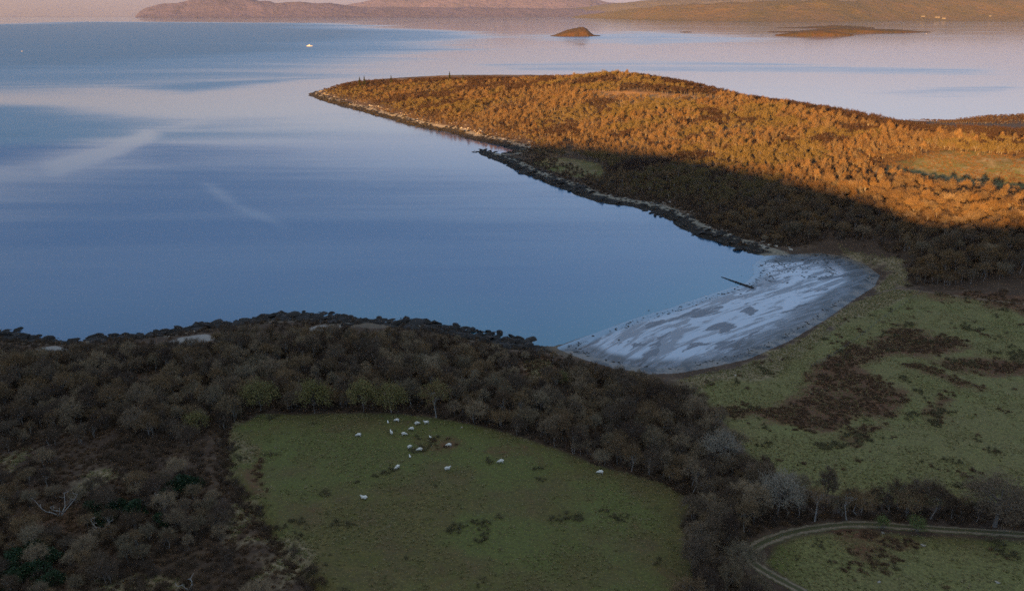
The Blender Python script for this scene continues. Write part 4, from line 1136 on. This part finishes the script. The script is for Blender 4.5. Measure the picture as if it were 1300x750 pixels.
rocks('seaweed', 1.5, lambda x, y, c, b: (b > 2) & ((inside(wz, x, y) & (fbm(x / 5, y / 5, 33) > .50)) | ((b < 5) & (vnoise(x / 6, y / 6, 35) > .35)) | (vnoise(x / 4, y / 4, 36) > .955)), WEEDS, 'dark seaweed and small stones strewn on the wet sand', .18, .75, 57, (0, 200, 230, 420))
# larger rocks one can pick out on the near shore
BIG = [(258, 412), (276, 407), (300, 405), (318, 402), (336, 399), (352, 396), (368, 394), (384, 393), (398, 396), (412, 399), (432, 404), (452, 405), (474, 405), (500, 407), (528, 408), (548, 411), (572, 416), (30, 424), (14, 420), (120, 430), (205, 420), (600, 424)]
for k, (u, v) in enumerate(BIG):
    p = at_z(u, v + 6, .8)
    g = max(float(grid_z(p[0], p[1])[0]), -.5)
    o = link('shore_rock', ROCKS[k % 4], None, (p[0], p[1], g + .25), .4 + .23 * (k % 3))
    s = [2.6, 3.3, 2.2, 2.9, 3.8][k % 5]
    o.scale = (s * 1.35, s * .75, s * .95); o.rotation_euler = (.12, -.18 + .05 * (k % 4), .3 + .5 * (k % 3))
    tag(o, 'large dark tilted rock at the waterline of the near shore', 'rock', 'large dark rocks on the near shore')

def jetty():
    a, b = at_z(917, 352), at_z(955, 366)
    V, F = [], []
    rg = np.random.default_rng(3)
    n = 22
    for i in range(n):
        t = i / (n - 1); c = a * (1 - t) + b * t
        L = .7; w, h = .22 + .45 * t, .18 + .45 * t
        ca = math.atan2(b[1] - a[1], b[0] - a[0]) + rg.normal(0, .12)
        base = len(V)
        for sz in (-.4, h * rg.uniform(.8, 1.2)):
            for sx_, sy_ in ((-1, -1), (1, -1), (1, 1), (-1, 1)):
                k = .8 if sz > 0 else 1
                dx, dy = sx_ * L * k + rg.normal(0, .06), sy_ * w * k + rg.normal(0, .06)
                V.append((c[0] + dx * math.cos(ca) - dy * math.sin(ca), c[1] + dx * math.sin(ca) + dy * math.cos(ca), sz))
        F += [tuple(base + q for q in f) for f in ((4, 5, 6, 7), (0, 1, 5, 4), (1, 2, 6, 5), (2, 3, 7, 6), (3, 0, 4, 7))]
    return mesh('stone_jetty', V, F, [M_ROCK])
tag(link('stone_jetty', jetty()), 'thin dark line of stones running from the wet sand into the water', 'jetty')

# ------------------------------------------------------------------ track
def track_material():
    t = NT('track')
    s = t.at('across')
    n1, n2 = t.noise(.5, 4), t.noise(3, 4, .7)
    w = t.math('ADD', s, t.math('MULTIPLY', t.math('SUBTRACT', n1, .5), .35))
    rut = t.math('MULTIPLY', t.ss(t.math('ABSOLUTE', t.math('SUBTRACT', t.math('ABSOLUTE', w), .58)), .36, .08), t.ss(t.noise(.7, 6, .75), .30, .55, .35, 1))
    grav = t.mix(t.ss(n2, .3, .7), (.15, .112, .076), (.25, .195, .135))
    gr = t.mix(n2, (.050, .052, .022), (.085, .075, .035))
    return t.fin(t.mix(rut, gr, grav), .95, t.bump(n2, .6, .06))
def strip(name, P, half, prof, matl, lift=.05, dz=0):
    V, Q, A = [], [], []
    T = np.gradient(P[:, :2], axis=0); T /= np.linalg.norm(T, axis=1, keepdims=True)
    Nn = np.stack([-T[:, 1], T[:, 0]], 1)
    c = len(prof)
    for i in range(len(P)):
        for s, h in prof:
            q = P[i, :2] + Nn[i] * s * half * (1 + .22 * (float(vnoise(np.array(i * .33), np.array(s * 2.0), 5)) - .5) * 2)
            V.append((q[0], q[1], 0)); A.append(s)
    V = np.array(V)
    zc = np.maximum.reduce([grid_z(V[:, 0] + a, V[:, 1] + b) for a, b in ((0, 0), (.5, 0), (-.5, 0), (0, .5), (0, -.5))])
    V[:, 2] = zc + lift + np.tile([h for s, h in prof], len(P))
    for i in range(len(P) - 1):
        for j in range(c - 1):
            a = i * c + j; Q.append((a, a + 1, a + c + 1, a + c))
    me = fast_mesh(name, V, Q, [matl]); attr(me, 'across', A)
    return link(name, me)
M_TRACK = track_material()
tp = smooth_line(list(TRACK), 4)
tag(strip('track', tp, 1.6, [(-1, -.16), (-.82, .03), (-.6, -.03), (-.36, .05), (0, .09), (.36, .05), (.6, -.03), (.82, .03), (1, -.16)], M_TRACK, .08), 'rutted farm track with two pale wheel lines and a grassy middle', kind='structure')
fp = smooth_line(list(ground_many([(1140, 366), (1185, 372), (1240, 379), (1300, 386), (1360, 393)], 5)), 6)
tag(strip('path', fp, 1.1, [(-1, -.1), (-.6, 0), (0, .03), (.6, 0), (1, -.1)], plain('path_earth', (.17, .12, .08), .95, (.10, .065, .042), .8), .05), 'faint brown path along the foot of the wood above the shore field', kind='structure')

# post-and-wire fence from the path down towards the beach
M_POST = plain('fence_wood', (.16, .14, .12), .9)
M_WIRE = plain('fence_wire', (.22, .22, .22), .5)
fe_px = smooth_line(list(ground_many([(1168, 372), (1128, 400), (1095, 425), (1062, 449), (1030, 466)], 4)), 9)
fence = link('wire_fence', None, None, (*fe_px[0][:2], float(grid_z(*fe_px[0][:2])[0])))
tag(fence, 'post and wire fence crossing the shore field down towards the beach', 'fence')
pv, pf = [], []
_tube(pv, pf, (0, 0, -.2), (0, 0, 1.2), .075, .065, 5); pv.append(np.array((0, 0, 1.24)))
pf += [(5 + i, 5 + (i + 1) % 5, 10) for i in range(5)]
post_me = mesh('fence_post', pv, pf, [M_POST])
wp = []
for q in fe_px:
    z_ = float(grid_z(q[0], q[1])[0])
    link('post', post_me, fence, Vector((q[0], q[1], z_)) - fence.location)
    wp.append(np.array((q[0], q[1], z_)) - np.array(fence.location))
for hgt in (.35, .7, 1.05):
    V, F = [], []
    for a, b in zip(wp[:-1], wp[1:]): _tube(V, F, a + (0, .08, hgt), b + (0, .08, hgt), .012, .012, 3)
    link('wire', mesh('fence_wire', V, F, [M_WIRE]), fence)

# ------------------------------------------------------------------ sheep
M_WOOL = plain('wool', (.72, .69, .62), .95, (.60, .57, .50), 9)
M_FACE = plain('sheep_face', (.50, .46, .41), .9, (.38, .34, .30), 12)
def sheep_mesh(name, pose):
    J, E_, Rr = [], [], []
    def add(p, r, par=None):
        J.append(p); Rr.append(r)
        if par is not None: E_.append((par, len(J) - 1))
        return len(J) - 1
    lie = pose == 'lying'
    dz = -.30 if lie else 0
    mid = add((0, 0, .66 + dz), (.27, .29))
    rear = add((0, -.36, .66 + dz), (.25, .27), mid)
    rump = add((0, -.54, .64 + dz), (.15, .17), rear)
    add((0, -.62, .50 + dz), (.04, .04), rump)
    ch = add((0, .36, .66 + dz), (.22, .25), mid)
    if pose == 'grazing':
        nk = add((0, .60, .56), (.13, .14), ch); hd = add((0, .80, .32), (.10, .10), nk); mz = add((0, .90, .13), (.055, .055), hd)
    else:
        nk = add((0, .58, .84 + dz), (.13, .14), ch); hd = add((0, .70, 1.02 + dz), (.10, .105), nk); mz = add((0, .90, .95 + dz), (.058, .06), hd)
    for s in (-1, 1):
        add((s * .17, J[hd][1] - .03, J[hd][2] + .05), (.03, .02), hd)
        if not lie:
            sh = add((s * .14, .38, .46), (.085, .09), ch); kn = add((s * .14, .40, .24), (.045, .045), sh); add((s * .14, .38, .02), (.04, .04), kn)
            hp = add((s * .15, -.38, .46), (.10, .11), rear); hk = add((s * .15, -.46, .26), (.045, .045), hp); add((s * .15, -.42, .02), (.04, .04), hk)
        else:
            sh = add((s * .2, .36, .20), (.08, .08), ch); add((s * .2, .56, .05), (.045, .045), sh)
            hp = add((s * .24, -.30, .18), (.11, .10), rear); add((s * .28, -.05, .05), (.045, .045), hp)
    me = bpy.data.meshes.new(name + '_skeleton'); me.from_pydata(J, E_, []); me.update()
    o = bpy.data.objects.new(name, me); COL.objects.link(o)
    o.modifiers.new('skin', 'SKIN'); sb = o.modifiers.new('sub', 'SUBSURF'); sb.levels = 2
    sk = me.skin_vertices[0].data
    for i, r in enumerate(Rr): sk[i].radius = r; sk[i].use_root = (i == 0)
    dg = bpy.context.evaluated_depsgraph_get()
    res = bpy.data.meshes.new_from_object(o.evaluated_get(dg)); res.name = name
    bpy.data.objects.remove(o)
    res.materials.clear(); res.materials.append(M_WOOL); res.materials.append(M_FACE)
    idx = []
    hx_, hy_, hz_ = J[hd]
    for p in res.polygons:
        c = p.center
        head = c.y > hy_ - .06 and abs(c.z - hz_) < .3
        leg = c.z < .36 and c.y < .6 and not lie
        idx.append(1 if head or leg else 0)
    res.polygons.foreach_set('material_index', idx); res.polygons.foreach_set('use_smooth', [True] * len(idx))
    return res
SHEEP = {k: sheep_mesh('sheep_' + k, k) for k in ('grazing', 'standing', 'lying')}
FLOCK = [(504, 535, 'grazing', 1.4, 1.0, 'white sheep nearest the wood edge, at the upper left of the flock'),
         (492.5, 536.5, 'lying', .3, .7, 'small white lamb at the wood edge left of the topmost sheep'),
         (529.5, 539, 'grazing', -1.2, 1.0, 'white sheep left one of the close pair at the top right of the flock'),
         (541.5, 538, 'standing', 1.7, 1.0, 'white sheep right one of the close pair at the top right of the flock'),
         (522.5, 546, 'grazing', 1.5, 1.0, 'white sheep in the upper middle of the flock, below the close pair'),
         (455.5, 554, 'grazing', 1.6, 1.0, 'white sheep alone on the left, level with the middle of the flock'),
         (497, 551, 'standing', .5, .95, 'white sheep seen end-on, left one of the two in the middle of the flock'),
         (513, 552.5, 'grazing', -1.5, 1.0, 'white sheep seen side-on, right one of the two in the middle of the flock'),
         (546.5, 555.5, 'lying', .8, .62, 'small white lamb lying right of the middle of the flock'),
         (520, 569, 'grazing', -.7, 1.0, 'white sheep at the left end of the brown bracken patch in the field'),
         (533, 572.5, 'grazing', 1.6, 1.05, 'white sheep in the middle of the brown bracken patch'),
         (520.5, 580, 'lying', .4, .68, 'small white lamb just below the sheep in the bracken'),
         (570, 566.5, 'grazing', 1.5, .95, 'white sheep on the right edge of the brown bracken patch'),
         (504.5, 595, 'grazing', 2.4, 1.05, 'white sheep below the flock on the left, facing away at a slant'),
         (568, 596.5, 'standing', -1.4, 1.0, 'white sheep below the flock on the right'),
         (636, 587.5, 'grazing', 1.6, 1.05, 'white sheep grazing alone well right of the flock'),
         (462.5, 632.5, 'lying', 1.5, 1.05, 'white sheep lying alone lowest in the field'),
         (762, 601.5, 'grazing', 1.4, 1.1, 'white sheep farthest right in the field, near the trees')]
for (u, v, pose, rz_, s, lab), p in zip(FLOCK, ground_many([(f[0], f[1]) for f in FLOCK], 10)):
    g = float(grid_z(p[0], p[1])[0])
    tag(link('sheep', SHEEP[pose], None, (p[0], p[1], g), rz_, s * 1.08), lab, 'sheep', 'sheep grazing in the field')

# pale stones lying loose
for u, v, s, lab in [(1171, 692, .55, 'white stone in the grass below the track bushes'), (934.5, 477, .55, 'white stone on the grass edge above the beach'), (1120, 676, .5, 'pale flat stone at the foot of the grey-green track bush'), (1265, 739, .5, 'pale stone in the tussocks near the lower right corner'),
                     (1116, 739, .35, 'small pale stone at the bottom of the track field'), (586, 542.5, .35, 'small pale stone under the field-edge trees right of the flock')]:
    p = ground(u, v, 8)
    o = link('field_stone', STONES[0], None, (p[0], p[1], float(grid_z(p[0], p[1])[0]) + .05), u, s)
    tag(o, lab, 'stone')

# ------------------------------------------------------------------ boats, lighthouse, far houses
M_WHITE = plain('white_paint', (.55, .54, .52), .5, (.50, .48, .46), .5)
M_HULLDARK = plain('dark_hull', (.05, .05, .06), .5)
M_GLASS = plain('dark_glass', (.02, .025, .03), .15)
M_SLATE = plain('slate_roof', (.10, .095, .10), .8, sc=.05)
M_HARL = plain('harled_wall', (.17, .15, .135), .9, (.13, .115, .105), .05)
def box(x0, x1, y0, y1, z0, z1, tx=0):
    V = [(x0, y0, z0), (x1, y0, z0), (x1, y1, z0), (x0, y1, z0), (x0 + tx, y0 + tx * .4, z1), (x1 - tx, y0 + tx * .4, z1), (x1 - tx, y1 - tx * .4, z1), (x0 + tx, y1 - tx * .4, z1)]
    return V, [(0, 3, 2, 1), (4, 5, 6, 7), (0, 1, 5, 4), (1, 2, 6, 5), (2, 3, 7, 6), (3, 0, 4, 7)]
def boxm(name, m, *bs):
    V, F = [], []
    for b in bs:
        v, f = box(*b); F += [tuple(i + len(V) for i in q) for q in f]; V += v
    return mesh(name, V, F, [m])
def hull(name, L, B, D, m):
    V, F = [], []; n = 15
    for i in range(n):
        t = i / (n - 1); xx = (t - .5) * L
        w = B / 2 * (1 - max(0, (t - .62) / .38) ** 2.2) * (.86 + .14 * min(1, t / .15))
        sheer = D * (1 + .45 * max(0, (t - .5) / .5) ** 2)
        for yy, zz in ((-w, sheer), (-w * .93, D * .4), (-w * .6, -.6), (w * .6, -.6), (w * .93, D * .4), (w, sheer)): V.append((xx, yy, zz))
    for i in range(n - 1):
        for j in range(5): F.append((i * 6 + j, i * 6 + j + 1, i * 6 + 7 + j, i * 6 + 6 + j))
        F.append((i * 6 + 5, i * 6, i * 6 + 6, i * 6 + 11))
    F.append((0, 5, 4, 3, 2, 1))
    return mesh(name, V, F, [m])
def boat(u, v, s, rz_, label, big=True):
    p = at_z(u, v)
    e = link('boat', None, None, (p[0], p[1], 0), rz_, s)
    h = link('hull', hull('boat_hull', 30, 8, 2.6, M_WHITE), e)
    link('rubbing_strake', boxm('strake', M_HULLDARK, (-15.1, 9, -4.1, 4.1, 1.9, 2.3)), h)
    w = link('wheelhouse', boxm('wheelhouse', M_WHITE, (-9, 4, -2.9, 2.9, 2.4, 5.4, .3), (-3, 3, -2.3, 2.3, 5.4, 7.8, .5)), e)
    link('window', boxm('boat_window', M_GLASS, (-2.6, 2.6, -2.36, 2.36, 6.2, 7.2, .12)), w)
    link('mast', boxm('mast', M_WHITE, (-.2, .2, -.2, .2, 7.8, 12.5), (-.15, .15, -1.5, 1.5, 10.5, 10.8)), e)
    return tag(e, label, 'boat')
boat(393, 59, .70, .06, 'white motor vessel on the open sea off the headland tip')
boat(28, 65.5, .20, .5, 'tiny white boat far out near the left edge')
boat(1176, 42.9, .26, .8, 'tiny white boat moored by the long skerry')
def lighthouse(u, v, H):
    p = at_z(u, v)
    e = link('lighthouse', None, None, (p[0], p[1] - 60, 2))
    V, F = [], []; _tube(V, F, (0, 0, 0), (0, 0, H * .8), H * .13, H * .09, 12); link('tower', mesh('lh_tower', V, F, [M_WHITE], True), e)
    V, F = [], []; _tube(V, F, (0, 0, H * .8), (0, 0, H * .83), H * .14, H * .14, 12); F.append(tuple(range(12, 24))); link('gallery', mesh('lh_gallery', V, F, [M_WHITE]), e)
    V, F = [], []; _tube(V, F, (0, 0, H * .83), (0, 0, H * .93), H * .06, H * .06, 8); l = link('lantern', mesh('lh_lantern', V, F, [M_GLASS]), e)
    V, F = [], []; _tube(V, F, (0, 0, H * .93), (0, 0, H), H * .075, .1, 8); link('dome', mesh('lh_dome', V, F, [M_HULLDARK]), l)
    link('cottage', boxm('lh_cottage', M_WHITE, (H * .25, H * .8, -H * .1, H * .1, 0, H * .22)), e)
    return tag(e, 'tiny white lighthouse on the low spit below the far hills', 'lighthouse')
lighthouse(675, 21.75, 80)

far = bpy.data.objects['far_shore'].data
FV = np.zeros(len(far.vertices) * 3, np.float32); far.vertices.foreach_get('co', FV); FV = FV.reshape(-1, 3)
fdep = FV[:, 1] * CP - (FV[:, 2] - CAM_H) * SP
fu = 650 + F_PX * FV[:, 0] / fdep; fv = 375 - F_PX * (FV[:, 1] * SP + (FV[:, 2] - CAM_H) * CP) / fdep
def far_point(u, v):
    i = np.argmin((fu - u) ** 2 + 4 * (fv - v) ** 2 + np.where(FV[:, 2] < 3, 40, 0))
    return FV[i]
def far_house(u, v, L, Wd, Hh, rz_, label):
    p = far_point(u, v)
    x_ = at_y(u, v, p[1])[0]
    e = link('far_house', None, None, (x_, p[1], p[2] - 4), rz_)
    w = link('wall', boxm('house_wall', M_HARL, (-L / 2, L / 2, -Wd / 2, Wd / 2, 0, Hh + 4)), e)
    hw = Wd / 2 * 1.08; z0 = Hh + 4.05; rf = Wd * .45
    V = [(-L / 2 * 1.02, -hw, z0), (L / 2 * 1.02, -hw, z0), (L / 2 * 1.02, hw, z0), (-L / 2 * 1.02, hw, z0), (-L / 2 * 1.02, 0, z0 + rf), (L / 2 * 1.02, 0, z0 + rf)]
    r = link('roof', mesh('house_roof', V, [(0, 1, 5, 4), (2, 3, 4, 5), (0, 4, 3), (1, 2, 5), (0, 3, 2, 1)], [M_SLATE]), e)
    c = link('chimney', boxm('house_chimney', M_HARL, (-L * .42, -L * .36, -Wd * .1, Wd * .1, z0 + rf * .6, z0 + rf * 1.4), (L * .36, L * .42, -Wd * .1, Wd * .1, z0 + rf * .6, z0 + rf * 1.4)), r)
    for k in range(5):
        link('window', boxm('house_window', M_GLASS, (-L * .4 + k * L * .19, -L * .4 + k * L * .19 + L * .05, -Wd / 2 - .12, -Wd / 2 + .2, 4 + Hh * .35, 4 + Hh * .8)), w)
    return tag(e, label, 'house')
far_house(1172, 22, 50, 20, 12, .2, 'small pale house, leftmost of the white cluster on the far shore')
far_house(1181, 20.5, 64, 24, 20, -.1, 'tallest pale house in the middle of the white cluster on the far shore')
far_house(1190, 22.5, 60, 20, 12, .15, 'long pale house right of the tallest one on the far shore')
far_house(1198, 24, 44, 18, 10, -.2, 'low pale house, rightmost of the white cluster by the far water')
far_house(1257, 21.5, 24, 14, 12, .1, 'lone small white house by the dark wood on the far shore')
# wood on the far shore
m_ = (fu > 1140) & (fu < 1420) & (fv > 9) & (fv < 24) & (FV[:, 2] > 12)
FP = FV[m_]
rg = np.random.default_rng(77)
i_ = rg.integers(0, len(FP), 2600)
pp = FP[i_] + np.stack([rg.uniform(-60, 60, 2600), rg.uniform(-60, 60, 2600), np.zeros(2600)], 1)
nzk = fbm(pp[:, 0] / 500, pp[:, 1] / 260, 5) > .47
pp = pp[nzk]; pp[:, 2] -= 4
FCON = [conifer_mesh('far_conifer', 480 + i, 9, 2.6, 60, .5)[1] for i in range(2)]
scatter('far_wood', pp, rg.uniform(1.6, 2.6, len(pp)), rg.uniform(0, 6.28, len(pp)), rg.integers(0, 2, len(pp)), FCON, 'dark conifer wood on the far shore')

# ------------------------------------------------------------------ haze
top = max((o.matrix_world @ Vector(c)).z for o in COL.objects if o.type == 'MESH' and o.name.split('.')[0] in ('far_mountain', 'far_hills', 'far_moor', 'far_shore', 'hill') for c in o.bound_box) + 15
HR = 31000.0
V, F = box(-HR, HR, -HR, HR, -5.0, top)
hm = bpy.data.materials.new('haze_air'); hm.use_nodes = True
hn = hm.node_tree
hn.nodes.remove(hn.nodes['Principled BSDF'])
pvn = hn.nodes.new('ShaderNodeVolumePrincipled')
pvn.inputs['Color'].default_value = (.72, .80, 1.0, 1)
pvn.inputs['Density'].default_value = 0.6e-5
pvn.inputs['Anisotropy'].default_value = 0.0
hn.links.new(pvn.outputs[0], hn.nodes['Material Output'].inputs['Volume'])
tag(link('haze', mesh('haze', V, F, [hm])), 'thin evening haze over the sea', kind='stuff')
